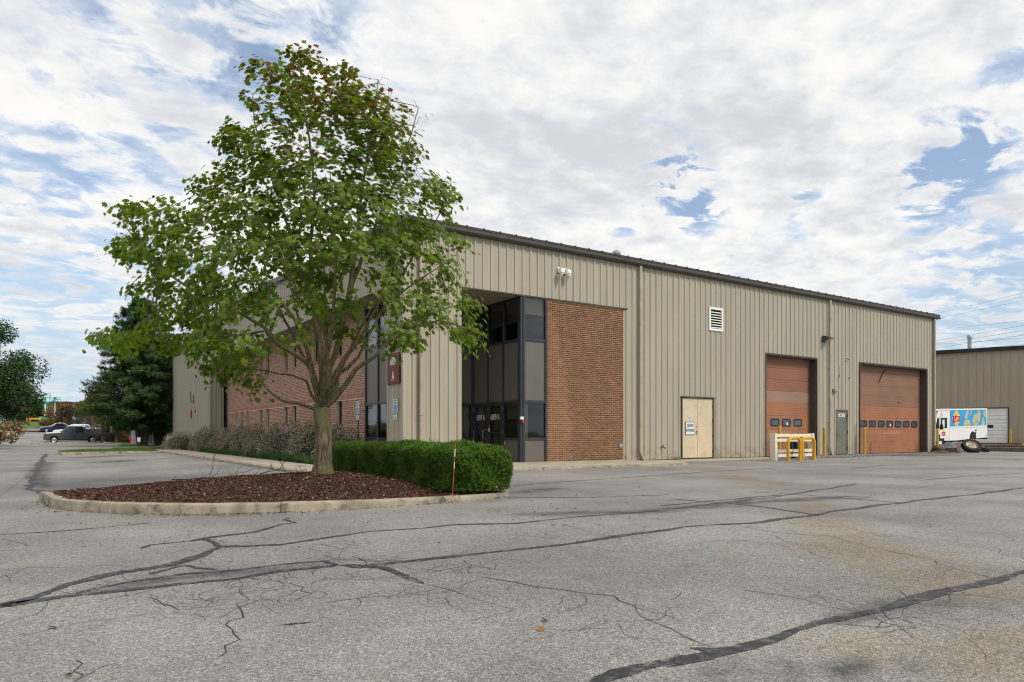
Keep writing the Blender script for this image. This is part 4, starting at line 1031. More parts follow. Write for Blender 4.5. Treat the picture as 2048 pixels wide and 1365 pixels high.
# ---------------------------------------------------------------- bollards and barriers
def bollard(u, v, h, lab, m=None, z=0.0, capped=True):
    t = thing('bollard', (u, v, z), lab, 'bollard', 'yellow pipe bollards along the doors')
    mb = MB(); r = .062; mb.lathe([(r, 0), (r, h-.06)], 14); mb.build('pipe', m or M['yellowold'], t, world=False, smooth=True)
    mb = MB(); mb.lathe([(r, h-.06), (r*.85, h-.025), (r*.4, h), (0, h+.003)], 14); mb.build('cap', m or M['yellowold'], t, world=False, smooth=True); return t
bollard(25.95, 18.55, 1.33, 'yellow bollard behind the white rack at the first big door')
bollard(29.45, 18.72, 1.29, 'yellow bollard beside the wall right of the first big door')
bollard(32.72, 18.72, 1.30, 'yellow bollard at the left edge of the wide door')
bollard(39.35, 18.55, 1.28, 'yellow bollard at the far building corner over a coiled hose')
# white timber rack
t = thing('barrier_rack', (22.62, 16.45, 0), 'white wooden barrier rack with leaning posts and four rails', 'rack')
def lean_post(x, dx):
    mb = MB(); w = .07
    vs = [(x-w, -.09, 0), (x+w, -.09, 0), (x+w, .14, 0), (x-w, .14, 0), (x+dx-w*.9, -.09, 1.02), (x+dx+w*.9, -.09, 1.02), (x+dx+w*.9, .14, 1.02), (x+dx-w*.9, .14, 1.02)]
    mb.add(vs, [(0,3,2,1),(4,5,6,7),(0,1,5,4),(1,2,6,5),(2,3,7,6),(3,0,4,7)]); mb.build('post', M['whitedirty'], t, world=False)
lean_post(.10, -.05); lean_post(2.46, -.08)
for z in (.88, .70, .30, .13):
    mb = MB(); mb.bbox(.17, -.055, z, 2.36, -.015, z+.115, .006); mb.box(.17, -.012, z+.01, 2.36, .05, z+.05); mb.build('rail', M['whitedirty'], t, world=False)
def hoop(u0, u1, v, lab):
    t = thing('hoop_guard', ((u0+u1)/2, v, 0), lab, 'hoop guard', 'yellow hoop guards before the white rack'); w = (u1-u0)/2; r = .18; h = .84
    P = [(-w, 0, 0), (-w, 0, h-r)]+[(-w+r-r*math.cos(a), 0, h-r+r*math.sin(a)) for a in [R(k*15) for k in range(1, 6)]]+[(-w+r, 0, h), (w-r, 0, h)]
    P += [(w-r+r*math.sin(a), 0, h-r+r*math.cos(a)) for a in [R(k*15) for k in range(1, 6)]]+[(w, 0, h-r), (w, 0, 0)]
    mb = MB(); mb.tube(P, .058, 12); mb.build('bent_pipe', M['yellow'], t, world=False, smooth=True)
    for s in (-1, 1):
        mb = MB(); mb.bbox(s*w-.09, -.09, 0.0, s*w+.09, .09, .015, .003); mb.build('base_plate', M['yellow'], t, world=False)
hoop(22.92, 23.64, 16.02, 'yellow bent-pipe hoop guard, nearer left one before the white rack')
hoop(23.83, 24.60, 16.06, 'yellow bent-pipe hoop guard, right one before the white rack')
# tyres
def tyre(loc, rot, lab, r=.42, w=.24, rim=None):
    t = thing('truck_tyre', loc, lab, 'tyre', 'loose truck tyres'); t.rotation_euler = rot
    pr = [(r*.60, -w*.42), (r*.72, -w*.5), (r*.93, -w*.5), (r, -w*.36), (r, w*.36), (r*.93, w*.5), (r*.72, w*.5), (r*.60, w*.42), (r*.60, -w*.42)]
    mb = MB(); mb.lathe(pr, 28, cap=False); mb.build('tread', M['tyre'], t, world=False, smooth=True)
    if rim:
        mb = MB(); mb.lathe([(r*.605, w*.36), (r*.56, w*.30), (r*.52, w*.05), (r*.42, .0), (r*.36, .03), (r*.20, .05), (r*.18, -.02), (0, -.02)], 24, cap=False); mb.lathe([(r*.60, -w*.4), (r*.52, w*.0)], 24, cap=False)
        rm = mb.build('rim', rim, t, world=False, smooth=True); mb = MB()
        for k in range(8): a = k*math.pi/4; mb.lathe([(0,0),(.022,0),(.018,.02),(0,.02)], 6, 0, Matrix.Translation((r*.29*math.cos(a), r*.29*math.sin(a), .045)), cap=False)
        mb.build('wheel_nut', M['rust'], rm, world=False)
    return t
rimw = mat('worn_white_rim', (.62, .55, .42), .6, var=.15, scale=8, dirt=(.24, .08, .03), dirt_amt=.8, dscale=6)
p = at(1943, 37.5); tyre((p.x, p.y, .34), (R(38), R(-14), R(-28)), 'big truck tyre with rusty white rim leaning on the timbers', .47, .26, rimw)
p = at(1961, 38.6); tyre((p.x, p.y, .22), (R(16), R(8), R(-20)), 'truck tyre lying behind the leaning one by the timbers', .45, .25, rimw)
tyre((25.5, 17.6, .45), (R(82), 0, R(20)), 'bare tyre standing between the white rack and the first big door', .45, .22)
# coil of hose and old rope round the corner bollard
t = thing('hose_coil', (39.35, 18.5, 0), 'dirty coiled hose piled round the corner bollard', 'hose')
for k in range(4):
    rr = .42-.07*k; mb = MB(); mb.tube([(rr*math.cos(a)*(1+.06*math.sin(3*a+k)), rr*.8*math.sin(a), .06+.085*k+.02*math.sin(2*a+k)) for a in [i*math.tau/22 for i in range(23)]], .055, 7); mb.build('hose_loop', [M['wood'], M['tyre'], M['rust'], M['wood']][k], t, world=False, smooth=True)
# timber and scrap
def beam(p0, p1, w, h, lab, m=None, tilt=0.0):
    d = (Vector(p1)-Vector(p0)); t = thing('timber_beam', p0, lab, 'timber', 'old timbers beside the white van', math.atan2(d.y, d.x)); L = d.length
    mb = MB(); mb.bbox(0, -w/2, 0, L, w/2, h, .012, 0, Matrix.Rotation(-math.asin((p1[2]-p0[2])/L), 4, 'Y')); mb.build('beam', m or M['wood'], t, world=False)
def A3(px, t, z): p = at(px, t); return (p.x, p.y, z)
beam(A3(1982, 40.5, .02), A3(2075, 38.2, .02), .5, .22, 'wide weathered timber, lowest of the stack at right')
beam(A3(1966, 41.5, .24), A3(2060, 39.2, .24), .34, .12, 'grey plank on the timber stack, middle layer')
beam(A3(1955, 42.6, .37), A3(2044, 40.6, .36), .28, .10, 'rust-red board on top of the timber stack', M['rust'])
beam(A3(1889, 37.6, .06), A3(1917, 37.0, .06), .22, .20, 'short timber lying before the gravel heap')
beam(A3(1916, 37.3, 0.0), A3(1919, 37.9, .42), .16, .18, 'upright rotten timber stub beside the leaning tyre')
beam(A3(1905, 40.5, .30), A3(1942, 41.5, .34), .10, .10, 'rusty bar resting behind the leaning tyre', M['rust'])
# gravel heap
p = at(1896, 39.5); n = 2600; a = RNG.uniform(0, 2*np.pi, n); r = np.sqrt(RNG.random(n))
gx, gy = p.x+1.0*r*np.cos(a), p.y+.8*r*np.sin(a); gzv = .52*(1-r)**.8+.01
oct_v = np.array([(1,0,0),(0,1,0),(-1,0,0),(0,-1,0),(0,0,.7),(0,0,-.7)], float); oct_f = np.array([(0,1,4),(1,2,4),(2,3,4),(3,0,4),(1,0,5),(2,1,5),(3,2,5),(0,3,5)])
M['stone'] = leaf_mat('grey_stones', [(0, (.10, .105, .115)), (.5, (.19, .195, .205)), (1, (.33, .33, .34))], 0.0, .9)
o = scatter('gravel_heap', np.stack([gx, gy, gzv], 1), RNG.normal(0, 1, (n, 3)), RNG.uniform(.025, .06, n), oct_v, oct_f, M['stone']); o['kind'] = 'stuff'
# scattered blue grey gravel along the big doors
n = 5200; gu = RNG.uniform(25.2, 40.5, n); gv = 17.75+RNG.normal(0, .42, n)+.03*(gu-26)+.25*np.sin(gu*1.3)
keep = (gv < 18.7) & (RNG.random(n) < .35+.65*np.exp(-((gu-29.5)/3.2)**2)+.6*np.exp(-((gu-35)/2.5)**2)); gu, gv = gu[keep], gv[keep]; n = len(gu)
o = scatter('loose_gravel', np.stack([gu, gv, gz(gu, gv)+.012], 1), RNG.normal(0, 1, (n, 3)), RNG.uniform(.012, .035, n), oct_v, oct_f, M['stone']); o['kind'] = 'stuff'

# ---------------------------------------------------------------- white step van
def wheel(parent, loc, r, w, rimm, side=-1):
    mb = MB(); q = Matrix.Translation(loc) @ Matrix.Rotation(R(90), 4, 'X')
    mb.lathe([(r*.6, -w/2), (r*.95, -w/2), (r, -w*.3), (r, w*.3), (r*.95, w/2), (r*.6, w/2)], 22, 0, q, cap=False); wh = mb.build('wheel', M['tyre'], parent, world=False, smooth=True)
    mb = MB()
    for s in (1, -1): mb.lathe([(r*.62, s*w*.46), (r*.56, s*w*.34), (r*.42, s*w*.28), (r*.25, s*w*.44), (r*.1, s*w*.46), (0, s*w*.46)], 18, 0, q, cap=False)
    for k in range(5):
        a = k*math.tau/5; 
    mb.build('rim', rimm, wh, world=False, smooth=True); return wh
VX0, VX1, VY = 52.3, 60.75, 25.0
van = thing('step_van', (VX0, VY, 0.02), 'white step van with blue crisp advert on its side parked before the far shed', 'van'); van.rotation_euler = (0, R(-1.45), 0)
L = VX1-VX0; Wd = 2.3; H = 2.72
mb = MB()
prof = [(.05, .42), (.0, .55), (.02, 1.15), (.22, 1.38), (.75, 2.30), (.85, 2.62), (1.0, H), (L-.05, H), (L, H-.05), (L, .52), (L-1.9, .5), (L-2.1, .45)]
def arch(cx, r, z0, n=8): return [(cx+r*math.cos(math.pi*k/n), z0+r*math.sin(math.pi*k/n)) for k in range(n+1)]
lower = [(.05, .42)]+[(.02, .6), (.02, 1.15), (.22, 1.38), (.75, 2.30), (.85, 2.62), (1.0, H), (L-.05, H), (L, H-.05), (L, .50)]+arch(L-2.35, .56, .46)+[(3.6, .40)]+arch(1.22, .52, .44)
mb.prism(lower, 0, Wd); body = mb.build('body', M['white'], van, world=False)
mb = MB(); mb.box(L-.02, .05, .36, L+.18, Wd-.05, .46); mb.box(-.14, .0, .40, .04, Wd, .62); mb.box(1.8, .1, .30, L-3, Wd-.1, .42); mb.build('bumper', M['dark'], van, world=False)
for x in (1.22, L-2.35): 
    wheel(van, (x, .16, .44), .43, .26, M['white']); wheel(van, (x, Wd-.16, .44), .43, .26, M['white'])
mb = MB(); mb.box(.6, .01, .45, 1.95, Wd-.01, 1.0); mb.box(L-3.0, .01, .45, L-1.7, Wd-.01, 1.05)
mb.build('wheel_well', M['dark'], van, world=False)
mb = MB(); mb.add([(.245, .12, 1.42), (.245, Wd-.12, 1.42), (.70, Wd-.12, 2.22), (.70, .12, 2.22)], [(0, 3, 2, 1)]); q = mb; q.v = [(x-.012, y, z+.006) for x, y, z in q.v]; q.build('windscreen', M['carglass'], van, world=False)
mb = MB(); mb.prism([(.42, 1.32), (1.0, 1.32), (1.0, 2.02), (.78, 2.14)], -.012, -.004); mb.build('quarter_window', M['carglass'], van, world=False)
mb = MB(); mb.bbox(1.08, -.02, .62, 2.42, -.006, 2.30, .005); dr = mb.build('sliding_door', M['white'], van, world=False)
mb = MB(); mb.box(1.18, -.028, 1.34, 2.10, -.022, 2.08); mb.build('door_window', M['carglass'], dr, world=False)
mb = MB(); mb.box(1.40, -.034, 1.40, 1.72, -.029, 1.95); mb.build('window_poster', M['signwhite'], dr, world=False)
mb = MB(); mb.tube([(1.3, -.06, 2.5), (1.2, -.10, 2.2)], .02, 5); mb.bbox(.85, -.30, 1.25, .95, -.12, 1.62, .01); mb.box(.85, -.2, 1.4, .9, 0, 1.44); mb.build('mirror', M['dark'], van, world=False)
mb = MB(); mb.box(.55, -.012, 2.50, .85, -.004, 2.56); mb.box(L-.32, -.012, 2.52, L-.2, -.004, 2.60); mb.box(L-2.0, -.012, 1.02, L-1.75, -.004, 1.12); mb.box(L-2.0, -.012, .80, L-1.85, -.004, .95); mb.box(L-.3, -.01, .60, L-.18, -.004, .68); mb.build('marker', M['letterblack'], van, world=False)
mb = MB(); mb.bbox(2.50, -.022, 1.32, L-.02, -.004, 1.40, .004); mb.bbox(1.0, -.03, H-.10, L-.02, .02, H+.01, .008); mb.bbox(2.46, -.018, .5, 2.52, -.004, H-.1, .004); mb.build('trim_rail', M['white'], van, world=False)
ad = MB(); ax0, ax1, az0, az1 = 2.60, L-.14, 1.44, 2.60; ad.box(ax0, -.012, az0, ax1, -.006, az1); ad = ad.build('advert_panel', M['lay_blue'], van, world=False)
def ell(cx, cz, rx, rz, rot=0, n=20, lump=0.0, ph=0.0):
    o = []
    for k in range(n):
        a = math.tau*k/n; rr = 1+lump*math.sin(3*a+ph)+lump*.6*math.sin(2*a+2*ph); x, z = rx*math.cos(a)*rr, rz*math.sin(a)*rr; c, s = math.cos(rot), math.sin(rot); o.append((cx+x*c-z*s, cz+x*s+z*c))
    return o
def clipx(poly): return [(min(max(x, ax0+.01), ax1-.01), min(max(z, az0+.01), az1-.01)) for x, z in poly]
mb = MB()
for k, (cx, cz, rx, rz, ro, ph) in enumerate(((5.15, 2.30, .42, .22, 1.0, .5), (5.35, 1.62, .33, .32, .3, 1.5), (6.35, 1.92, .40, .28, 1.0, .2), (6.98, 2.14, .50, .34, 1.4, 2.1), (7.75, 1.66, .34, .26, 1.2, .7), (8.1, 2.34, .30, .26, .4, 1.1), (4.95, 1.6, .36, .24, -.4, 2.5), (6.55, 1.56, .30, .14, .1, .4), (5.8, 2.42, .10, .22, -.5, .2))): mb.prism(clipx(ell(cx, cz, rx, rz, ro, 20, .10, ph)), -.0145-.0006*k, -.0125)
mb.build('crisp_print', M['chip'], ad, world=False)
cx, cz = 3.55, 2.02
mb = MB(); mb.prism(ell(cx, cz, .62, .42), -.015, -.0125); mb.prism(ell(cx, cz, .40, .56), -.0156, -.0125); mb.build('logo_outline', M['signwhite'], ad, world=False)
mb = MB(); mb.prism(ell(cx, cz, .36, .50), -.0175, -.0155); mb.build('logo_sun', M['lay_yel'], ad, world=False)
mb = MB(); mb.prism([(cx-.58, cz+.16), (cx-.40, cz+.24), (cx-.1, cz+.20), (cx+.2, cz+.14), (cx+.46, cz+.2), (cx+.58, cz+.10), (cx+.56, cz-.2), (cx+.40, cz-.26), (cx+.1, cz-.24), (cx-.2, cz-.26), (cx-.46, cz-.36), (cx-.58, cz-.24)], -.0195, -.0175); mb.build('logo_ribbon', M['lay_red'], ad, world=False)
lettering("Lay's", .56, M['signwhite'], ad, (cx, -.0225, cz-.16), 0, world=False, xs=.72, bold=.004, shear=.12)
mb = MB(); mb.prism([(1.28, 1.02), (1.45, 1.10), (1.62, 1.04), (1.84, 1.10), (1.86, .86), (1.68, .76), (1.5, .82), (1.32, .76)], -.0245, -.0205); mb.build('door_ribbon', M['lay_red'], dr, world=False)
mb = MB(); mb.prism(ell(1.60, 1.14, .13, .13, 0, 12), -.0225, -.0205); mb.prism([(1.38, .92), (1.52, .98), (1.78, .95), (1.78, .90), (1.52, .92), (1.38, .87)], -.0265, -.0247, 1); mb.build('door_sun', [M['lay_yel'], M['signwhite']], dr, world=False)

# ---------------------------------------------------------------- second metal building at right
p = at(1995, 59.6); dB = Vector((.353, -.936)).normalized(); angB = math.atan2(dB.y, dB.x)
SB = thing('far_shed', (p.x-dB.x*25, p.y-dB.y*25, 0), 'brown-tan metal shed with black roof edge behind the white van', 'building', rz=angB)
PIT2 = PITCH
HB = 8.05; HB2 = 8.05
door2 = (21.8, 25.75)
k = 0; w3 = .60
pr = [(0, 0), (.03, .06), (.10, .06), (.13, 0), (w3, 0)]
def shed_panel(x, z0, z1):
    key = ('shed', round(z1-z0, 2))
    if key not in PAN:
        vs = []; 
        for a, d in pr: vs += [(a, -d, 0), (a, -d, z1-z0)]
        me = bpy.data.meshes.new('wall_panel'); me.from_pydata(vs, [], [(2*i, 2*i+2, 2*i+3, 2*i+1) for i in range(len(pr)-1)]); me.materials.append(M['tan2']); PAN[key] = me
    link('wall_panel', PAN[key], SB, Vector((x, 0, z0)))
x = 0.0
while x < 62:
    inside = (13.95-1e-3 <= x <= 19.8) or (21.55 <= x <= 25.3)
    shed_panel(x, 3.2 if inside else 0, HB); x += w3
mb = MB(); mb.box(-.1, .05, 0, 62, .1, 3.0) if False else None
mb.box(0, .12, 0, 62.4, .2, HB); mb.box(0, 14, 0, 62.4, 14.1, HB); mb.box(0, .2, 0, .1, 14, HB); mb.box(62.3, .2, 0, 62.4, 14, HB); mb.build('rear_wall', M['tan2'], SB, world=False)
mb = MB(); mb.box(-.3, -.3, HB-.05, 62.8, .1, HB+.25); mb.box(-.3, .1, HB+.02, 62.8, 14.3, HB+.2); mb.build('roof', M['black'], SB, world=False)
def roller(x0, x1, zt):
    mb = MB(); mb.box(x0-.08, -.06, 0, x0, .1, zt+.08); mb.box(x1, -.06, 0, x1+.08, .1, zt+.08); mb.box(x0, -.06, zt, x1, .1, zt+.08); d = mb.build('loading_door', M['bronze'], SB, world=False)
    n = 10; h = zt/n
    for k in range(n):
        q = MB(); q.prism([(.03, k*h+.012), (.03, k*h+h*.5-.01), (.045, k*h+h*.5), (.03, k*h+h*.5+.01), (.03, (k+1)*h-.012), (.1, (k+1)*h-.006), (.1, k*h+.006)], x0, x1, 0, Matrix.Rotation(R(90), 4, 'Z') @ Matrix.Scale(-1, 4, (0, 1, 0))); q.build('door_section', mat('white_door', (.60, .61, .62), .5, var=.05), d, world=False) if False else q.build('door_section', M['white'], d, world=False)
    mb = MB(); mb.bbox((x0+x1)/2-.1, .0, 1.5, (x0+x1)/2+1.0, .028, 1.76, .008); mb.build('slot_window', M['black'], d, world=False)
roller(21.70, 25.70, 3.15); roller(14.1, 20.3, 3.15)
mb = MB(); mb.lathe([(.16, 0), (.16, 1.25), (.22, 1.25), (.22, 1.45), (.15, 1.55)], 12, 0, Matrix.Translation((22.9, 2.5, HB+.2))); mb.build('flue_pipe', M['galv'], SB, world=False, smooth=True)
q = Matrix.Translation(SB.location) @ Matrix.Rotation(angB, 4, 'Z'); b = q @ Vector((25.9, -.55, 0))
bollard(b.x, b.y, 1.35, 'yellow bollard at the right edge of the white loading door').scale = (1.7, 1.7, 1)
# overhead power lines
WPAIR = [(627.5, 585.8), (638, 600.6), (660, 641.2), (682, 650.7), (688, 661.3), (696, 670.3), (689, 676.3), (702, 689.5)]
for i, (ya, yb) in enumerate(WPAIR):
    ta, tb = 150-3*i, 92-2*i; a = at(1870, ta, zat(ya, ta)); b = at(2048, tb, zat(yb, tb)); d = b-a; P = []
    for k in range(-8, 21):
        f = k/10; s = (f-.5); P.append(a+d*f+Vector((0, 0, .25*(s*s-.25))))
    mb = MB(); mb.tube(P, .024 if i > 2 else .017, 4); o = mb.build('power_line', M['bronze'])
    tag(o, ['topmost', 'second', 'third', 'fourth', 'fifth', 'sixth', 'seventh', 'lowest'][[0, 1, 2, 3, 4, 5, 6, 7][i]]+' power line from the top, crossing the sky above the far shed', 'power line', 'power lines above the far shed')

# ---------------------------------------------------------------- small things on the island
M['stake'] = mat('faded_orange', (.42, .085, .045), .5)
t = thing('snow_stake', (0, 0, 0), 'thin orange and white reflective stake before the hedge', 'stake')
x, y = 5.25, 9.5
p0 = at(905, 10.65); t.location = (p0.x, p0.y, .06)
mb = MB(); p1 = at(911, 10.72); dx = Vector((p1.x-p0.x, p1.y-p0.y, .80)); mb.tube([(0, 0, 0), dx*.52], .006, 6); mb.build('orange_shaft', M['stake'], t, world=False)
for a, b, m in ((.52, .64, M['white']), (.64, .74, M['stake']), (.74, .88, M['white']), (.88, 1.0, M['stake'])): mb = MB(); mb.tube([dx*a, dx*b], .0065, 6); mb.build('reflective_band', m, t, world=False)

# ---------------------------------------------------------------- vehicles far left
def car(name, loc, lab, cat, kind, paint, group, rz=0.0):
    """nose toward -x, near side is -y"""
    t = thing(name, loc, lab, cat, group, rz)
    if kind == 'pickup': Lc, Wc, bz, belt, roofz_, gh, r, ax = 5.9, 2.0, .38, 1.10, 1.92, [(1.55, 1.12), (2.15, 1.86), (2.5, 1.92), (3.55, 1.92), (3.95, 1.82), (4.0, 1.12)], .40, (.98, 4.62)
    elif kind == 'suv': Lc, Wc, bz, belt, roofz_, gh, r, ax = 4.75, 1.9, .28, .98, 1.70, [(1.25, 1.0), (2.0, 1.62), (2.4, 1.70), (4.0, 1.66), (4.5, 1.02)], .36, (.95, 3.75)
    else: Lc, Wc, bz, belt, roofz_, gh, r, ax = 4.75, 1.82, .24, .88, 1.45, [(1.45, .90), (2.25, 1.38), (2.6, 1.45), (3.4, 1.42), (4.25, .95)], .33, (.92, 3.72)
    arcs = lambda cx: [(cx+(r+.07)*math.cos(math.pi*k/8), r+(r+.07)*math.sin(math.pi*k/8)) for k in range(9)]
    if kind == 'pickup': top = [(.0, .62), (.02, .95), (.12, 1.06), (1.5, 1.16), (Lc-.05, 1.20), (Lc, 1.15), (Lc, .62)]
    elif kind == 'suv': top = [(.0, .5), (.05, .82), (.25, .92), (1.25, 1.02), (4.55, 1.06), (Lc-.02, .95), (Lc, .5)]
    else: top = [(.0, .45), (.06, .68), (.3, .78), (1.4, .92), (4.3, .98), (Lc-.03, .88), (Lc, .45)]
    poly = [(.06, bz)]+top+[(Lc-.06, bz+.05)]+arcs(ax[1])+arcs(ax[0])
    mb = MB(); ins = .05; n = len(poly); cx = Lc/2; zc = .75
    rings = []
    for y, s in ((0, .93), (.06, 1), (Wc-.06, 1), (Wc, .93)): rings.append([(x if s == 1 else cx+(x-cx)*.985, y, z if (s == 1 or z < .5) else zc+(z-zc)*.93) for x, z in poly])
    vs = [p for rg in rings for p in rg]; fs = [tuple(range(n)), tuple(range(4*n-1, 3*n-1, -1))]
    for k in range(3): fs += [(k*n+(i+1)%n, k*n+i, (k+1)*n+i, (k+1)*n+(i+1)%n) for i in range(n)]
    mb.add(vs, fs); body = mb.build('body', paint, t, world=False, smooth=True)
    # greenhouse, narrower at the roof
    n = len(gh); z0 = gh[0][1]; zt = max(z for x, z in gh)
    def side(y0, y1, q): return [(x, (y0 if q == 0 else Wc-y0)+(1 if q == 0 else -1)*(y1-y0)*(z-z0)/(zt-z0), z) for x, z in gh]
    A, B = side(.06, .26, 0), side(.06, .26, 1)
    mb = MB(); mb.add(A+B, [tuple(range(n)), tuple(range(2*n-1, n-1, -1))]+[((i+1)%n, i, n+i, n+(i+1)%n) for i in range(n)]); mb.build('cabin', paint, t, world=False, smooth=True)
    def quad(x0, x1, zl, zh, xs0=None, xs1=None):
        pts = []
        for s in (0, 1):
            P = [(x0, zl), (x1, zl), (x1 if xs1 is None else xs1, zh), (x0 if xs0 is None else xs0, zh)]
            pts.append([(x, ((.06+.2*(z-z0)/(zt-z0))-.008) if s == 0 else Wc-(.06+.2*(z-z0)/(zt-z0))+.008, z) for x, z in P])
        return pts
    W_ = {'pickup': [(1.85, 2.85, 1.18, 1.80, 2.28, 2.85), (2.93, 3.80, 1.18, 1.80, 2.93, 3.75)], 'suv': [(1.62, 2.6, 1.05, 1.58, 2.15, 2.6), (2.68, 3.5, 1.05, 1.58, 2.68, 3.5), (3.58, 4.3, 1.05, 1.55, 3.58, 4.0)], 'sedan': [(1.85, 2.75, .94, 1.36, 2.38, 2.75), (2.82, 3.75, .94, 1.36, 2.82, 3.38)]}[kind]
    for w in W_:
        mb = MB()
        for Q in quad(*w): mb.add(Q, [(0, 1, 2, 3)])
        mb.build('side_window', M['carglass'], t, world=False)
    (xa, za), (xb, zb) = gh[0], gh[1]; mb = MB(); nx, nz = -(zb-za), (xb-xa); l = math.hypot(nx, nz); nx, nz = nx/l*.01, nz/l*.01
    def pt(f, m): x = xa+(xb-xa)*f; z = za+(zb-za)*f; y = .06+.2*(z-z0)/(zt-z0)+.06; return (x+nx, y if m == 0 else Wc-y, z+nz)
    mb.add([pt(.08, 0), pt(.08, 1), pt(.94, 1), pt(.94, 0)], [(0, 3, 2, 1)]); mb.build('windscreen', M['carglass'], t, world=False)
    for cxw in ax:
        for y in (.13, Wc-.13): wheel(t, (cxw, y, r), r, .22, M['chrome'])
    mb = MB(); mb.box(ax[0]-.45, .08, bz, ax[0]+.45, Wc-.08, bz+.5); mb.box(ax[1]-.45, .08, bz, ax[1]+.45, Wc-.08, bz+.5); mb.box(.2, .1, bz-.06, Lc-.2, Wc-.1, bz+.1); mb.build('underbody', M['dark'], t, world=False)
    hz = top[1][1]-.14
    for y in (.08, Wc-.38): mb = MB(); mb.bbox(-.025, y, hz-.07, .10, y+.30, hz+.09, .01); mb.build('headlight', M['clear'], t, world=False)
    for y in (.03, Wc-.23): mb = MB(); mb.bbox(Lc-.09, y, .85, Lc+.02, y+.2, 1.08, .01); mb.build('tail_light', M['red'], t, world=False)
    mb = MB(); mb.bbox(-.05, .05, bz+.02, .06, Wc-.05, bz+.2, .01); mb.bbox(Lc-.08, .05, bz+.08, Lc+.08, Wc-.05, bz+.24, .01); mb.build('bumper', M['chrome'] if kind == 'pickup' else paint, t, world=False)
    mb = MB(); mb.bbox(-.02, .45, bz+.28, .02, Wc-.45, hz+.06, .005); mb.build('grille', M['dark'], t, world=False)
    if kind == 'pickup':
        mb = MB(); mb.bbox(4.05, .05, 1.16, Lc-.08, Wc-.05, 1.62, .03); mb.build('bed_cover', paint, t, world=False)
    mb = MB()
    for xx in ((2.88, 3.92) if kind == 'pickup' else (2.64, 3.54)): mb.box(xx-.006, -.004, .45, xx+.006, .07, belt)
    mb.build('door_seam', M['dark'], t, world=False)
    return t
M['clear'] = mat('headlight_lens', (.75, .75, .73), .15, spec=.6)
pg = mat('grey_car_paint', (.068, .074, .084), .35, coat=.25, var=.05); pw = mat('white_car_paint', (.75, .75, .74), .25, coat=.6, var=.03)
pb = mat('navy_car_paint', (.018, .028, .075), .22, coat=.7, var=.05); pk = mat('slate_car_paint', (.06, .07, .09), .22, coat=.7, var=.05); psv = mat('silver_car_paint', (.42, .43, .44), .25, metal=.4, coat=.6, var=.05)
def cpos(px, t): p = at(px, t); return (p.x, p.y, gz1(p.x, p.y))
CG = 'vehicles in the far car park'
p = cpos(150, 79); car('pickup_truck', (p[0]-2.95, p[1], p[2]), 'dark grey pickup truck with covered bed, nearest in the far car park', 'pickup', 'pickup', pg, CG)
p = cpos(150, 83.5); car('pickup_truck', (p[0]-2.9, p[1], p[2]), 'white pickup truck half hidden behind the dark grey pickup', 'pickup', 'pickup', pw, CG)
p = cpos(151, 89); car('parked_car', (p[0]-2.3, p[1], p[2]), 'slate blue car behind the white pickup', 'car', 'suv', pk, CG)
p = cpos(150, 93.5); car('parked_car', (p[0]-2.45, p[1], p[2]+.15), 'white sport utility car behind the slate blue car', 'car', 'suv', pw, CG)
p = cpos(113, 117); car('parked_car', (p[0]-2.3, p[1], p[2]), 'navy blue saloon at the planted island by the grass bank', 'car', 'sedan', pb, CG)
p = cpos(122, 122); car('parked_car', (p[0]-3.0, p[1], p[2]+.05), 'silver saloon behind the navy one by the grass bank', 'car', 'sedan', psv, CG)
# ---------------------------------------------------------------- lifts and far buildings
M['liftgreen'] = mat('lift_green', (.02, .30, .16), .45); M['liftwhite'] = mat('lift_white', (.62, .63, .60), .5)
def lift(px, tt, ztop, zbot, lab, chassis=True):
    p = at(px, tt); g = gz1(p.x, p.y)+.02; t = thing('boom_lift', (p.x, p.y, g), lab, 'boom lift', 'boom lifts on the grass bank'); h = ztop-g
    if chassis:
        mb = MB(); mb.prism([(-1.3, .35), (-1.3, 1.1), (-.9, 1.35), (-.2, 1.0), (.5, 1.35), (1.0, 1.1), (1.5, .75), (1.5, .35)], -1.0, 1.0); mb.build('chassis', M['liftgreen'], t, world=False)
        for x in (-.8, .9):
            for y in (-1.0, 1.0): wheel(t, (x, y, .42), .42, .3, M['liftwhite'])
    mb = MB(); mb.bbox(-.22, -.2, .9, .12, .2, h*.62, .03); mb.build('lower_boom', M['liftwhite'], t, world=False)
    mb = MB(); mb.bbox(-.1, -.12, h*.60, .14, .12, h-.9, .02); mb.build('upper_boom', M['liftgreen'] if chassis else M['liftwhite'], t, world=False)
    mb = MB(); w = 1.0; mb.box(-w, -.45, h-.95, w, .45, h-.82); k = .035
    for x in (-w, 0, w):
        for y in (-.45, .45): mb.box(x-k, y-k, h-.82, x+k, y+k, h+.1)
    for z in (h-.38, h+.08):
        for y in (-.45, .45): mb.box(-w, y-k, z, w, y+k, z+.05)
        for x in (-w, w): mb.box(x-k, -.45, z, x+k, .45, z+.05)
    mb.box(-.32, -.3, h-.3, .32, .1, h+.12); mb.build('platform', M['liftgreen'], t, world=False)
lift(91, 158, zat(788, 158), 0, 'tall green boom lift with raised basket, tallest on the grass bank')
lift(95, 166, zat(805, 166), 0, 'lower boom lift just behind the tallest one', False)
lift(110, 162, zat(796, 162), 0, 'white masted boom lift rising behind the autumn bush', False)
p = cpos(69, 152); t = thing('plastic_barrier', p, 'yellow barrier rail on orange feet on the grass bank', 'barrier')
mb = MB(); mb.bbox(-1.5, -.15, .45, 1.5, .15, .85, .04); mb.build('rail', M['yellow'], t, world=False)
for x in (-1.35, -.8, 1.35): mb = MB(); mb.bbox(x-.12, -.2, 0, x+.12, .2, .8, .03); mb.build('foot', M['orange'], t, world=False)
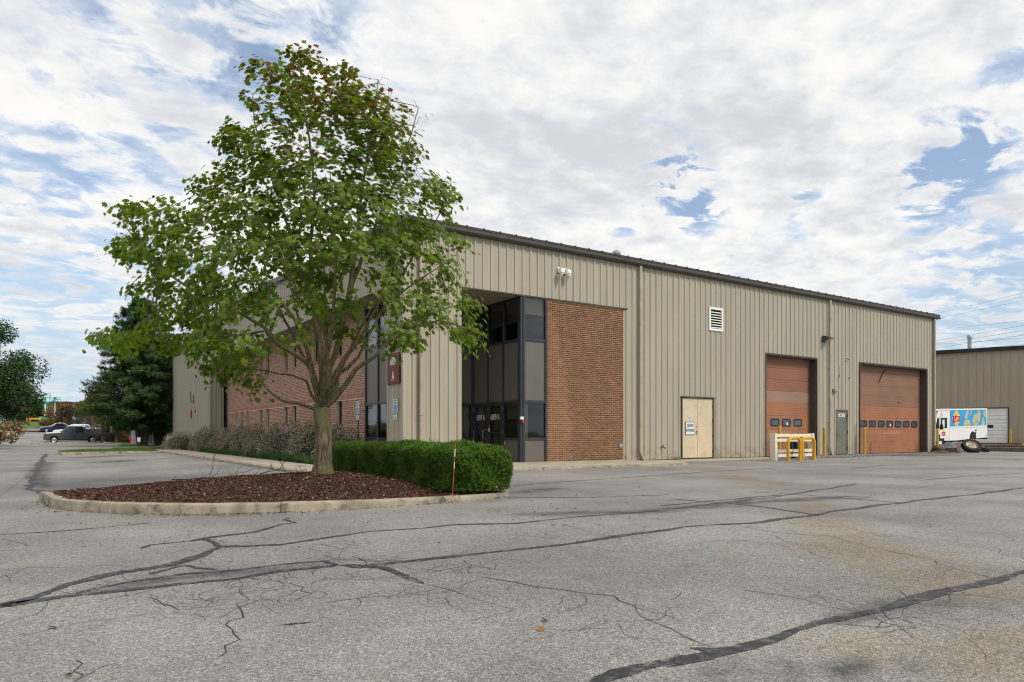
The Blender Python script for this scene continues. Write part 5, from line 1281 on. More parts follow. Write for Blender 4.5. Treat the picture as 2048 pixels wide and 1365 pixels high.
p = cpos(168, 128); t = thing('traffic_cone', p, 'orange and white traffic cone before the brown building', 'cone')
mb = MB(); mb.box(-.25, -.25, 0, .25, .25, .05); mb.lathe([(.18, .05), (.13, .35)], 12); mb.lathe([(.09, .6), (.04, .95), (0, .96)], 12); mb.build('cone', M['orange'], t, world=False); mb = MB(); mb.lathe([(.13, .35), (.09, .6)], 12); mb.build('reflective_band', M['white'], t, world=False)
def block(name, px0, px1, t0, t1, zb, zt, lab, wm, depth=14, rm=None, windows=0):
    a, b = at(px0, t0), at(px1, t1); d = b-a; L = math.hypot(d.x, d.y); th = thing(name, (a.x, a.y, zb), lab, 'building', rz=math.atan2(d.y, d.x)); h = zt-zb
    mb = MB(); mb.box(0, 0, 0, L, depth, h); mb.build('wall', wm, th, world=False); mb = MB(); mb.box(-.3, -.3, h, L+.3, depth+.3, h+.35); mb.build('roof', rm or M['bronze'], th, world=False)
    for k in range(windows):
        x = L*(k+.5)/windows; mb = MB(); mb.bbox(x-.8, -.06, 1.0, x+.8, .02, 2.4, .02); mb.build('window', M['carglass'], th, world=False)
    return th, L, h
M['redbrick'] = mat('far_red_brick', (.30, .115, .065), .9, var=.15, scale=.6); M['brownbrick'] = mat('far_brown_brick', (.28, .17, .11), .9, var=.15, scale=.6); M['greyblock'] = mat('grey_block', (.20, .20, .20), .9, var=.12)
th, L, h = block('brick_building', 12, 126, 196, 184, 3.4, zat(808, 190), 'far red brick building with green canopy beyond the grass bank', M['redbrick'], windows=8)
mb = MB(); mb.prism([(0, 0), (0, .8), (-2.0, .0)], 4.5, 9.0, 0, Matrix.Translation((0, 0, 2.4)) @ Matrix.Rotation(R(90), 4, 'Z') @ Matrix.Scale(-1, 4, (0, 1, 0))); mb.build('canopy', M['signgreen'], th, world=False)
th, L, h = block('brown_building', 150, 172, 128, 122, 0, zat(808, 125), 'grey block building with a green banner, left of the brown brick one', M['greyblock'], 10, windows=2)
mb = MB(); mb.box(L*.10, -.12, h-3.2, L*.62, -.06, h-1.2); mb.build('banner', M['liftgreen'], th, world=False); mb = MB(); mb.box(L*-.15, -.16, h-2.8, L*.16, -.125, h-1.7); mb.build('banner_end', M['signwhite'], th, world=False)
block('brown_building', 170, 262, 126, 104, 0, zat(802, 120), 'brown brick building behind the green trees at left', M['brownbrick'], 12, windows=5)
th, L, h = block('tan_building', 204, 330, 88, 70, 0, zat(838, 80)+.6, 'low tan building with brown pillars under the trees', mat('pinkish_tan', (.40, .30, .22), .85, var=.1), 9, windows=0)
for k in range(9):
    mb = MB(); x = L*(k+.2)/9; mb.box(x, -.5, 0, x+.75, .02, h-.1); mb.build('pillar', M['brownbrick'], th, world=False)
    mb = MB(); mb.bbox(x+1.0, -.05, .7, x+1.9, .02, 2.2, .02); mb.build('window', M['carglass'], th, world=False)
# chain link fence and gate right of the conifer
fa, fb = at(264, 66), at(306, 60); d = fb-fa; L = math.hypot(d.x, d.y)
t = thing('chain_link_fence', (fa.x, fa.y, 0), 'grey chain-link fence and gate under the dark conifer', 'fence', rz=math.atan2(d.y, d.x)); hF = 2.05
for x in (0, L*.25, L*.45, L*.62, L*.8, L): mb = MB(); mb.tube([(x, 0, 0), (x, 0, hF+.1)], .05, 6); mb.build('post', M['galv'], t, world=False)
mb = MB(); mb.tube([(0, 0, hF), (L, 0, hF)], .03, 5); mb.tube([(0, 0, .1), (L, 0, .1)], .025, 5); mb.build('rail', M['galv'], t, world=False)
mb = MB(); s = .16; x = -hF
while x < L:
    for sg in (1, -1):
        xa, za, xb, zb = (x, 0, x+hF, hF) if sg == 1 else (x, hF, x+hF, 0)
        if xa < 0: za += (0-xa)*sg; xa = 0
        if xb > L: zb -= (xb-L)*sg; xb = L
        if xb > xa+.02: mb.add([(xa, -.008, za), (xb, -.008, zb), (xb+.012, .008, zb), (xa+.012, .008, za)], [(0, 1, 2, 3)])
    x += s
o = mb.build('mesh_wire', M['galv'], t, world=False); o['kind'] = 'stuff'
p = at(278, 47.5); t = thing('verge_sign', (p.x, p.y, .05), 'small white sign on a short post in the grass verge', 'sign', rz=-YAW)
mb = MB(); mb.box(-.02, 0, 0, .02, .03, .66); mb.build('post', M['bronze'], t, world=False); mb = MB(); mb.bbox(-.10, -.02, .40, .10, -.002, .70, .004); mb.build('sign_plate', M['signwhite'], t, world=False)
p = at(262, 70); t = thing('fire_hydrant', (p.x, p.y, .05), 'red fire hydrant standing left of the chain-link fence', 'hydrant')
mb = MB(); mb.lathe([(.17, 0), (.17, .06), (.12, .08), (.12, .55), (.15, .58), (.14, .66), (.08, .74), (0, .78)], 12); mb.build('barrel', M['red'], t, world=False, smooth=True); mb = MB(); mb.tube([(-.2, 0, .45), (.2, 0, .45)], .06, 8); mb.build('nozzle', M['red'], t, world=False)
# ---------------------------------------------------------------- mulch island
cI = np.mean(np.array(ISLE), 0)
TX = at(645, 12.8)                      # maple trunk
def mulch_z(x, y):
    """height of the mulch mound"""
    P = np.array(ISLE); x = np.atleast_1d(np.asarray(x, float)); y = np.atleast_1d(np.asarray(y, float)); d = np.full(len(x), 9.0)
    for i in range(len(P)):
        a, b = P[i], P[(i+1) % len(P)]; ab = b-a; q = np.clip(((x-a[0])*ab[0]+(y-a[1])*ab[1])/(ab@ab), 0, 1); d = np.minimum(d, np.hypot(x-a[0]-q*ab[0], y-a[1]-q*ab[1]))
    return 0.055+0.21*sstep(d, 0.1, 2.6)+.012*np.sin(x*7+y*3)*np.sin(y*6-x*2)
nr, ns = 26, len(ISLE); P = np.array(ISLE); rr = np.linspace(0, 1, nr)[1:]*0.985; V = [np.array([[cI[0], cI[1]]])]
for r in rr: V.append(cI+(P-cI)*r)
V = np.concatenate(V); Z = mulch_z(V[:, 0], V[:, 1]); V = np.column_stack([V, Z])
F = [(0, 0, 1+i, 1+(i+1) % ns) for i in range(ns)]
for k in range(nr-2):
    for i in range(ns): F.append((1+k*ns+i, 1+(k+1)*ns+i, 1+(k+1)*ns+(i+1) % ns, 1+k*ns+(i+1) % ns))
mb = MB(); mb.add([tuple(v) for v in V], [tuple(dict.fromkeys(f)) for f in F]); o = mb.build('mulch_bed', M['soil'], smooth='all'); o['kind'] = 'structure'
def island_pts(n, shrink=.97):
    lo, hi = P.min(0), P.max(0); q = lo+RNG.random((n*3, 2))*(hi-lo); q = q[in_poly((q-cI)/shrink+cI, ISLE)][:n]; return q
M['chips'] = leaf_mat('wood_chips', [(0, (.042, .017, .012)), (.45, (.112, .044, .029)), (.72, (.165, .072, .048)), (.88, (.21, .115, .08)), (1, (.46, .34, .25))], 0.0, .9)
chip_v = np.array([(-.5, -.16, 0), (.45, -.2, .03), (.5, .14, .05), (-.42, .18, .02)]); chip_f = np.array([(0, 1, 2, 3)])
q = island_pts(95000); zz = mulch_z(q[:, 0], q[:, 1]); n = len(q)
nn = np.column_stack([RNG.normal(0, .42, n), RNG.normal(0, .42, n), np.ones(n)])
o = scatter('mulch_chips', np.column_stack([q, zz+RNG.uniform(.0, .022, n)]), nn, RNG.uniform(.012, .046, n), chip_v, chip_f, M['chips'], tint=RNG.random(n)**1.9); o['kind'] = 'stuff'

# ---------------------------------------------------------------- leaves
def maple_leaf():
    out = [(0, -.50), (.10, -.30), (.34, -.36), (.30, -.16), (.56, -.02), (.36, .08), (.40, .30), (.16, .22), (0, .56), (-.16, .22), (-.40, .30), (-.36, .08), (-.56, -.02), (-.30, -.16), (-.34, -.36), (-.10, -.30)]
    v = [(0, -.06, 0.03)]+[(x, y, -.22*(x*x)-.10*max(0, y)**2-.05*(x > .3)) for x, y in out]; n = len(out)
    return np.array(v, float), np.array([(0, 1+i, 1+(i+1) % n) for i in range(n)])
LV, LF = maple_leaf()
M['maple'] = leaf_mat('maple_leaves', [(0, (.046, .094, .012)), (.25, (.092, .165, .015)), (.48, (.150, .225, .020)), (.63, (.22, .265, .022)), (.70, (.10, .115, .025)), (.82, (.125, .085, .030)), (.92, (.17, .065, .030)), (1, (.22, .045, .028))], .50, .42, .30)
def bark_mat(name, c0, c1, moss):
    m = bpy.data.materials.new(name); m.use_nodes = True; T = NT(m.node_tree); b = T.n['Principled BSDF']
    tc = T.node('ShaderNodeTexCoord'); mp = T.node('ShaderNodeMapping'); T.l.new(tc.outputs['Object'], mp.inputs[0]); mp.inputs['Scale'].default_value = (26, 26, 5)
    n = T.noise(mp.outputs[0], 1.0, 7, 0.68, .4); c = T.mix(T.smooth(n, .35, .65), c0, c1)
    c = T.mix(T.math('MULTIPLY', T.smooth(T.noise(tc.outputs['Object'], 2.2, 6, .65), .38, .62), .7), c, moss)
    T.l.new(c, b.inputs['Base Color']); b.inputs['Roughness'].default_value = .95; b.inputs['Specular IOR Level'].default_value = .15
    bp = T.node('ShaderNodeBump'); bp.inputs['Strength'].default_value = .9; bp.inputs['Distance'].default_value = .025; T.l.new(n, bp.inputs['Height']); T.l.new(bp.outputs[0], b.inputs['Normal']); return m
M['bark'] = bark_mat('maple_bark', (.075, .058, .038), (.30, .245, .165), (.165, .150, .060))
M['bark2'] = bark_mat('dark_bark', (.05, .04, .03), (.11, .09, .07), (.06, .06, .04))
# ---------------------------------------------------------------- the big maple
T0 = 12.8; OX, OY = TX.x, TX.y; ZB = .25
maple = thing('maple_tree', (OX, OY, ZB), 'large green maple with reddening top growing from the mulch island', 'tree')
def pp(px, py, dd=0.0):
    t = T0+dd; v = at(px, t, zat(py, t)); return np.array((v.x, v.y, v.z))
trunk_px = [(646, 958), (646, 930), (647, 890), (645, 850), (643, 818)]
LIMBS = [ # (traced pixels, depth at start, depth at end, radius at start)
 ([(643,822),(627,818),(593,808),(566,804),(543,788),(526,767),(500,735),(470,705)], 0, -1.0, .058),
 ([(641,800),(623,790),(613,762),(586,752),(556,747),(532,742),(500,738),(450,715)], .05, .9, .045),
 ([(640,805),(630,765),(622,730),(596,712),(556,688),(529,655),(489,631),(452,614),(400,590),(330,545),(270,480),(238,430)], 0, .5, .095),
 ([(556,688),(530,662),(480,670),(430,672),(370,668),(300,672),(230,668),(185,672)], .1, -.7, .05),
 ([(622,730),(612,690),(590,640),(560,600),(520,560),(470,520),(430,470),(400,390)], 0, -.9, .07),
 ([(642,818),(645,742),(640,692),(632,641),(622,560),(622,480),(630,400),(622,300),(606,200),(600,120)], .05, .1, .11),
 ([(632,641),(610,560),(585,480),(560,400),(530,320),(510,250),(505,190)], 0, .6, .055),
 ([(648,818),(658,742),(682,668),(698,590),(712,500),(722,400),(738,300),(750,215),(757,160)], -.05, -.5, .095),
 ([(698,590),(730,500),(765,420),(800,340),(822,270),(838,215)], -.1, .5, .055),
 ([(652,820),(668,800),(697,762),(711,739),(748,715),(772,688),(810,650),(860,625),(920,610),(955,600)], 0, -.6, .085),
 ([(772,688),(820,660),(880,640),(930,655),(965,672)], -.1, -1.2, .035),
 ([(650,815),(674,775),(676,750),(697,735),(716,715),(740,670),(770,610),(810,540),(860,460),(900,395)], .05, .6, .07),
 ([(770,610),(810,580),(860,545),(900,520),(928,495)], .2, 1.1, .035),
 ([(645,800),(650,740),(660,680),(668,610),(672,520),(668,430),(660,340)], -.3, -2.0, .08),
 ([(640,790),(620,720),(600,650),(585,590),(570,520)], -.3, -2.3, .06),
 ([(655,790),(690,720),(730,660),(760,600),(790,550)], -.3, -2.3, .06),
 ([(645,790),(655,720),(650,640),(648,560),(640,450)], .3, 2.0, .075),
 ([(650,780),(700,700),(740,620),(780,560),(800,500)], .3, 2.3, .06),
 ([(640,780),(600,700),(560,620),(510,560),(480,500)], .3, 2.3, .06)]
nodes = []; par = []; minr = []
def addn(p, pa, r): nodes.append(np.array(p)); par.append(pa); minr.append(r); return len(nodes)-1
prev = -1
tp = [pp(x, y) for x, y in trunk_px]
for k, p in enumerate(tp):
    prev = addn(p, prev, 0.165)
fork = prev
for pts, d0, d1, r in LIMBS:
    P3 = [pp(x, y, d0+(d1-d0)*(k/(len(pts)-1))**1.1) for k, (x, y) in enumerate(pts)]
    D = [np.linalg.norm(n-P3[0]) for n in nodes]; pa = int(np.argmin(D)) if pts[0][1] < 780 else fork
    N = len(P3); first = True
    for k in range(N-1):
        a, b = P3[k], P3[k+1]; m = max(1, int(np.linalg.norm(b-a)/.17))
        for j in range(1 if first else 0, m):
            f = (k+j/m)/(N-1); q = a+(b-a)*j/m + RNG.normal(0, .006, 3); pa = addn(q, pa, r*(1-f)**1.05+.004)
        first = False
    pa = addn(P3[-1], pa, .006)
SIL = [(575,95),(600,88),(640,105),(690,130),(695,165),(725,172),(742,160),(760,138),(792,165),(790,190),(820,180),(848,225),(840,265),(848,300),(840,330),(855,345),(890,350),(920,375),(915,400),(895,430),(918,450),(935,490),(930,510),(915,540),(945,590),(965,600),(960,615),(945,650),(978,665),(975,695),(945,700),(930,680),(905,690),(880,650),(850,665),(840,690),(800,705),(800,725),(760,740),(720,720),(700,690),(660,680),(640,700),(600,720),(572,752),(545,765),(520,778),(500,785),(470,770),(440,780),(425,760),(400,740),(350,720),(300,690),(270,700),(240,705),(215,690),(175,690),(170,665),(200,655),(240,660),(262,650),(300,625),(268,600),(250,575),(285,560),(310,545),(270,540),(230,520),(213,500),(218,470),(240,445),(222,395),(245,390),(290,425),(320,405),(360,420),(390,405),(375,365),(380,345),(410,345),(440,350),(455,325),(440,295),(420,255),(440,245),(480,255),(505,230),(480,205),(495,180),(510,165),(495,145),(500,115),(520,120),(550,150),(555,115)]
SILA = np.array(SIL, float)
def chord(y):
    xs = []
    for i in range(len(SILA)):
        (x1, y1), (x2, y2) = SILA[i], SILA[(i+1) % len(SILA)]
        if (y1 > y) != (y2 > y): xs.append(x1+(x2-x1)*(y-y1)/(y2-y1))
    return (min(xs), max(xs)) if xs else (0, 0)
att = []
while len(att) < 3300:
    x, y = RNG.uniform(168, 980), RNG.uniform(86, 786)
    if len(att) > 2900: x, y = RNG.uniform(700, 880), RNG.uniform(135, 400)
    if not in_poly(np.array([[x, y]]), SIL)[0]: continue
    l, r = chord(y); hc = (r-l)/2; s = (x-(l+r)/2)/max(hc, 1); dmax = min(hc*.0091*.78, 2.7)*math.sqrt(max(0, 1-s*s))
    dd = RNG.uniform(-1, 1); dd = math.copysign(abs(dd)**.75, dd)*dmax
    if y > 560 and abs(x-655) < 120 and RNG.random() < .7: continue
    if y > 640 and 470 < x < 790 and RNG.random() < .55: continue
    if y > 520 and abs(x-655) < 190 and dd < -.4 and RNG.random() < .6: continue
    att.append(pp(x, y, dd))
att = np.array(att); alive = np.ones(len(att), bool); STEP = .15
for it in range(70):
    kd = kdtree.KDTree(len(nodes))
    for i, n in enumerate(nodes): kd.insert(n, i)
    kd.balance(); grow = {}
    for i in np.nonzero(alive)[0]:
        co, j, d = kd.find(att[i])
        if d < .20: alive[i] = False; continue
        if d < 1.6:
            v = att[i]-nodes[j]; grow.setdefault(j, []).append(v/np.linalg.norm(v))
    if not grow: break
    for j, vs in grow.items():
        if j < len(tp)-1: continue
        v = np.sum(vs, 0)+RNG.normal(0, .25, 3)
        if np.linalg.norm(v) < .1: continue
        v /= np.linalg.norm(v); addn(nodes[j]+v*STEP, j, .0035)
N = len(nodes); NP = np.array(nodes); par = np.array(par); rad = np.zeros(N); kids = [[] for _ in range(N)]
for i in range(N):
    if par[i] >= 0: kids[par[i]].append(i)
area = np.zeros(N)
for i in range(N-1, -1, -1):
    if not kids[i]: area[i] = .0038**2.2
    if par[i] >= 0: area[par[i]] += area[i]
rad = area**(1/2.2); rad = rad*(.15/rad[fork]); rad = np.clip(np.maximum(rad*.45, np.array(minr)*.64), .0034, .17)
for k in range(len(tp)): rad[k] = [.170, .146, .140, .146, .150][k]
# chains
done = np.zeros(N, bool); chains = []
stack = [(0, -1)]
while stack:
    i, pa = stack.pop(); ch = [pa, i] if pa >= 0 else [i]
    while kids[i]:
        ks = sorted(kids[i], key=lambda k: -rad[k]); 
        for k in ks[1:]: stack.append((k, i))
        i = ks[0]; ch.append(i)
    chains.append(ch)
tw = MB(); big = []
for ch in chains:
    if len(ch) < 2: continue
    rs = [rad[i] for i in ch]
    if ch[0] == 0 or max(rs[1:]) > .03: big.append(ch); continue
    rs[0] = min(rs[0], rs[1]*1.15); tw.tube([NP[i] for i in ch], rs, 4, cap=False)
mb = MB(); trk = big[0]; mt = MB(); kf = len(tp)+3
base = [NP[0]-np.array((0, 0, .12))]; ts = trk
# trunk with a flared, slightly fluted foot
def trunk_mesh():
    pts = [NP[i] for i in trk[:kf]]; rs = [rad[i] for i in trk[:kf]]; fine = []; fr = []
    for k in range(len(pts)-1):
        for j in range(6): f = j/6; fine.append(pts[k]*(1-f)+pts[k+1]*f); fr.append(rs[k]*(1-f)+rs[k+1]*f)
    fine.append(pts[-1]); fr.append(rs[-1]); n = 28; vs = []; fs = []
    for q, (p, r) in enumerate(zip(fine, fr)):
        hgt = p[2]-ZB; fl = .045*math.exp(-max(hgt, 0)/.14)
        for k in range(n):
            a = math.tau*k/n; b = r+fl*(1+.5*math.sin(5*a+.6))+.010*math.sin(3*a+p[2]*2)+.006*math.sin(9*a+p[2]*5)+random.uniform(-.002, .002); vs.append((p[0]+b*math.cos(a), p[1]+b*math.sin(a), p[2]))
    for q in range(len(fine)-1):
        for k in range(n): fs.append((q*n+k, q*n+(k+1) % n, (q+1)*n+(k+1) % n, (q+1)*n+k))
    mt.add(vs, fs); return mt.build('trunk', M['bark'], maple, smooth='all')
trunk_mesh()
def limb(ch, k0=0):
    mb = MB(); idx = ch[k0:]; rs = [rad[i] for i in idx]; rs[0] = min(rs[0], rs[min(1, len(rs)-1)]*1.25)
    mb.tube([NP[i] for i in idx], rs, 10, cap=False); mb.build('limb', M['bark'], maple, smooth='all')
limb(trk, kf-2)
for ch in big[1:]: limb(ch)
tw.build('twigs', M['bark'], maple, smooth='all')['kind'] = 'stuff'
thin = np.nonzero((rad < .011) & (np.arange(N) >= len(tp)))[0]
LP = []; LN = []; LT = []; cI3 = np.array((OX, OY, 4.2))
fwd = np.array((FW[0], FW[1], 0)); rgt = np.array((RT[0], RT[1], 0))
for i in thin:
    p = NP[i]; tip = not kids[i]
    cl = math.sin(p[0]*3.1+p[2]*1.7+1)+math.sin(p[1]*2.9-p[2]*2.3)+math.sin(p[2]*3.7+p[0]*1.3-p[1]*1.9)
    if cl < -.75 and RNG.random() < .82: continue
    m = RNG.poisson(24 if tip else 2.0)
    cn = out0 = None
    out = p-cI3; out = out/np.linalg.norm(out)
    h = (p[2]-ZB)/8; redness = np.clip((h-.52)/.42, 0, 1)
    for _ in range(m):
        if cn is None: cn = out*.5+np.array((0, 0, .8))+RNG.normal(0, .25, 3); cn /= np.linalg.norm(cn)
        o = RNG.normal(0, .12 if tip else .10, 3); o -= cn*(o@cn)*.55; o[2] -= .03; LP.append(p+o)
        LN.append(cn+out*.3+o*1.8+RNG.normal(0, .34, 3))
        tn = RNG.beta(2.4, 1.9)*.64
        side = float((p-cI3)@rgt)
        if RNG.random() < .06+.75*redness*(.55+.45*np.clip(side/2+.5, 0, 1)): tn = RNG.uniform(.66, .72+.28*redness)
        elif RNG.random() < .10: tn = RNG.uniform(.52, .66)
        LT.append(tn)
LP = np.array(LP); LN = np.array(LN); LT = np.array(LT); ls = RNG.uniform(.066, .138, len(LP))
# limit to the crown outline seen in the photograph's direction
order = np.argsort(np.linalg.norm(LP-np.array((0, 0, 1.0)), axis=1)-ls*10); one = order[:300]; rest = order[300:]
crown = scatter('crown', LP[rest], LN[rest], ls[rest], LV, LF, M['maple'], maple, tint=LT[rest]); crown['kind'] = 'stuff'
leaf_me = []
for k in range(6):
    me = bpy.data.meshes.new('leaf'); me.from_pydata([tuple(v) for v in LV], [], [tuple(f) for f in LF]); me.materials.append(M['maple']); a = me.attributes.new('tint', 'FLOAT', 'POINT'); a.data.foreach_set('value', np.full(len(LV), [.18, .3, .4, .5, .58, .75][k], np.float32)); leaf_me.append(me)
for i in one:
    q = Vector(LN[i]).to_track_quat('Z', 'Y') @ Matrix.Rotation(RNG.uniform(0, 6.28), 3, 'Z').to_quaternion()
    k = int(np.argmin(np.abs(np.array([.18, .3, .4, .5, .58, .75])-LT[i]))); l = link('leaf', leaf_me[k], maple, Vector(LP[i])-wloc(maple), q.to_euler()); l.scale = (ls[i],)*3
print('maple nodes', N, 'leaves', len(LP))

# ---------------------------------------------------------------- hedges, shrubs
spr_v = []; spr_f = []
for k in range(7):          # a yew sprig: narrow needles along a short shoot
    a = k*2.4; z = .15+.85*k/7; w = .09; L_ = .62-.25*k/7; c, s = math.cos(a), math.sin(a); b = len(spr_v)
    spr_v += [(-s*w, c*w, z-.1), (s*w, -c*w, z-.1), (c*L_, s*L_, z+.28)]; spr_f.append((b, b+1, b+2))
spr_v = np.array(spr_v); spr_f = np.array(spr_f)
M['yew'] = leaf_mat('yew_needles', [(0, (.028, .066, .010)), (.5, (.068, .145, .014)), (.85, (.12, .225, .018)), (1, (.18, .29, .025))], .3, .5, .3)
M['plantcore'] = mat('dark_plant_core', (.020, .026, .012), .95, var=.4, scale=9)  # dark colour for the solid cores that block light inside hedges and shrubs
def hedge(name, c, lu, lv, h, z0, lab, dens=2300):
    t = thing(name, (c[0], c[1], z0), lab, 'hedge', 'clipped yew hedges on the mulch island'); p = 9.0
    def surf(n):
        # superellipsoid box sampled by face area
        out = []; nrm = []; a = np.array((lu/2, lv/2, h))
        A = [lv*h, lv*h, lu*h*1.7, lu*h*1.7, lu*lv]; f = RNG.choice(5, n, p=np.array(A)/sum(A)); r = RNG.uniform(-1, 1, (n, 2)); q = np.zeros((n, 3)); r2 = (r[:, 1]+1)/2
        q[f == 0] = np.stack([np.ones((f == 0).sum()), r[f == 0, 0], r2[f == 0]], 1); q[f == 1] = np.stack([-np.ones((f == 1).sum()), r[f == 1, 0], r2[f == 1]], 1)
        q[f == 2] = np.stack([r[f == 2, 0], np.ones((f == 2).sum()), r2[f == 2]], 1); q[f == 3] = np.stack([r[f == 3, 0], -np.ones((f == 3).sum()), r2[f == 3]], 1)
        q[f == 4] = np.stack([r[f == 4, 0], r[f == 4, 1], np.ones((f == 4).sum())], 1)
        # round the edges
        k = (np.abs(q[:, 0])**p+np.abs(q[:, 1])**(p*3)+np.clip((q[:, 2]-.35)/.65, 0, 1)**p)**(1/p); k = np.maximum(k, 1.0)
        n3 = np.stack([np.sign(q[:, 0])*np.abs(q[:, 0])**5/ (lu/2), np.sign(q[:, 1])*np.abs(q[:, 1])**7/(lv/2)*.7, np.clip(q[:, 2], 0, 1)**6/h+.02], 1)
        q[:, 0] /= k; q[:, 1] /= np.where(np.abs(q[:, 1]) > .8, k, 1); q[:, 2] = .02+(q[:, 2])/np.where(q[:, 2] > .5, k, 1)
        P3 = q*a
        l = .022*np.sin(P3[:, 0]*5.1+P3[:, 1]*3.3)+.022*np.sin(P3[:, 1]*6.7+P3[:, 2]*6)+.018*np.sin(P3[:, 2]*11+P3[:, 0]*9)
        n3 /= np.linalg.norm(n3, axis=1, keepdims=True)
        return P3+n3*l[:, None], n3
    n = int(dens*(2*h*(lu+lv)+lu*lv)); Ps, Ns = surf(n)
    Ps = Ps-Ns*RNG.exponential(.025, n)[:, None]; bot = Ps[:, 2] > .04; Ps, Ns = Ps[bot], Ns[bot]; n = len(Ps)
    gap = RNG.random(n) < np.clip(.35+Ps[:, 2]/.22, 0, 1); Ps, Ns = Ps[gap], Ns[gap]; n = len(Ps)
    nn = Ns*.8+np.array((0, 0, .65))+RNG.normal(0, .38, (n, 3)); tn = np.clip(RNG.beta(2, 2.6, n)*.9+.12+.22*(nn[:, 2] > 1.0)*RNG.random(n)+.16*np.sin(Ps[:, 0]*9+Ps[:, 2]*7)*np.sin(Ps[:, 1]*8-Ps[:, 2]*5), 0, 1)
    sz = RNG.uniform(.036, .074, n)
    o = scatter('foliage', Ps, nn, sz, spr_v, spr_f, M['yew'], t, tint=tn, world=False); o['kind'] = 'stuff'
    m = int(3600*lu*lv*h); q = RNG.uniform(-1, 1, (m, 3))*np.array((lu/2-.05, lv/2-.06, .5)); q[:, 2] = .06+(q[:, 2]+.5)*(h-.10)
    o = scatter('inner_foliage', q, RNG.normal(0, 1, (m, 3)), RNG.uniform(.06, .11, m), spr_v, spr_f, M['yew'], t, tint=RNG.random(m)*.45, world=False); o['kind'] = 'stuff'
    m = 170; Pt, Nt = surf(m); up = Nt[:, 2] > .7; Pt = Pt[up]; m = len(Pt)
    o = scatter('new_shoots', Pt+np.array((0, 0, .02)), np.array((0, 0, 1.))+RNG.normal(0, .22, (m, 3)), RNG.uniform(.06, .12, m), spr_v*np.array((.55, .55, 1.1)), spr_f, M['yew'], t, tint=RNG.uniform(.6, 1, m), world=False); o['kind'] = 'stuff'
    mb = MB(); mb.bbox(-lu/2+.2, -lv/2+.16, .14, lu/2-.2, lv/2-.16, h-.2, .12); mb.build('light_block_core', M['plantcore'], t, world=False)  # added solid core, stops light passing through the hedge
    for k in range(int(lv/.45)):
        y = -lv/2+.25+k*.45; mb = MB(); mb.tube([(random.uniform(-.1, .1), y, -.05), (random.uniform(-.15, .15), y+random.uniform(-.1, .1), .3)], [.025, .018], 5); mb.build('stem', M['bark2'], t, world=False)
    return t
hA = G((990, 995))[0]
hedge('hedge', (5.72, 11.38), .95, 4.25, .70, .07, 'nearer clipped yew hedge with rounded end beside the snow stake')
hedge('hedge', (5.72, 14.75), .90, 2.0, .64, .09, 'farther clipped yew hedge behind the maple trunk', 1900)
lf_v = np.array([(0, -.5, 0), (.24, -.1, .05), (.17, .25, .04), (0, .52, -.05), (-.17, .25, .04), (-.24, -.1, .05)]); lf_f = np.array([(0, 1, 5), (1, 2, 4), (1, 4, 5), (2, 3, 4)])
M['abelia'] = leaf_mat('abelia_leaves', [(0, (.045, .060, .032)), (.4, (.10, .118, .065)), (.7, (.16, .160, .105)), (1, (.24, .18, .135))], .2, .55)
M['blossom'] = leaf_mat('abelia_bracts', [(0, (.30, .18, .145)), (.5, (.50, .37, .31)), (1, (.70, .60, .54))], .25, .7)
def dome(n, rx, ry, h, lump=.14, k=None):
    a = RNG.uniform(0, 2*np.pi, n); e = np.arcsin(RNG.uniform(0, 1, n)); d = np.stack([np.cos(a)*np.cos(e), np.sin(a)*np.cos(e), np.sin(e)], 1); ph = RNG.uniform(0, 6, 4)
    r = 1+lump*np.sin(3*a+ph[0]+2*e)+lump*.7*np.sin(5*a+ph[1])*np.cos(4*e+ph[2]); r *= 1-RNG.exponential(.10, n)
    P3 = d*r[:, None]*np.array((rx, ry, h)); P3[:, 2] = np.abs(P3[:, 2]); return P3, d
def shrub(v, u, rx, ry, h, lab, n=5200, bl=2600):
    t = thing('flowering_shrub', (u, v, .04), lab, 'shrub', 'pinkish flowering shrubs along the brick wall')
    Ps, d = dome(n, rx, ry, h); o = scatter('foliage', Ps, d+RNG.normal(0, .6, (n, 3)), RNG.uniform(.04, .085, n), lf_v, lf_f, M['abelia'], t, world=False); o['kind'] = 'stuff'
    Pb, d = dome(bl, rx*1.04, ry*1.04, h*1.04); o = scatter('blossoms', Pb, d+RNG.normal(0, .7, (bl, 3)), RNG.uniform(.03, .06, bl), lf_v, lf_f, M['blossom'], t, world=False); o['kind'] = 'stuff'
    mb = MB()
    for k in range(14): a = random.uniform(0, 6.28); e = random.uniform(.6, 1.0); q = Vector((math.cos(a)*rx*e, math.sin(a)*ry*e, h*random.uniform(.75, 1.12))); mb.tube([(q.x*.1, q.y*.1, 0), (q.x*.6, q.y*.6, q.z*.6), q], [.012, .008, .003], 4)
    mb.build('stems', M['bark2'], t, world=False)
    mb = MB(); mb.lathe([(rx*.62, 0), (rx*.70, h*.3), (rx*.5, h*.6), (rx*.2, h*.76), (0, h*.78)], 10, 0, Matrix.Diagonal((1, ry/rx, 1, 1))); mb.build('light_block_core', M['plantcore'], t, world=False)  # same kind of added light-blocking core inside the shrub
specs = [(22.7, 8.25, .8, 1.0, 1.12, 'flowering shrub right of the maple trunk, nearest the parking sign'), (25.0, 8.1, 1.0, 1.25, 1.32, 'tallest flowering shrub directly behind the maple trunk'), (27.6, 8.05, 1.05, 1.4, 1.34, 'rounded flowering shrub just left of the maple trunk')]
words = ['third', 'fourth', 'fifth', 'sixth', 'seventh', 'eighth', 'ninth', 'tenth', 'eleventh', 'twelfth']
v = 30.2
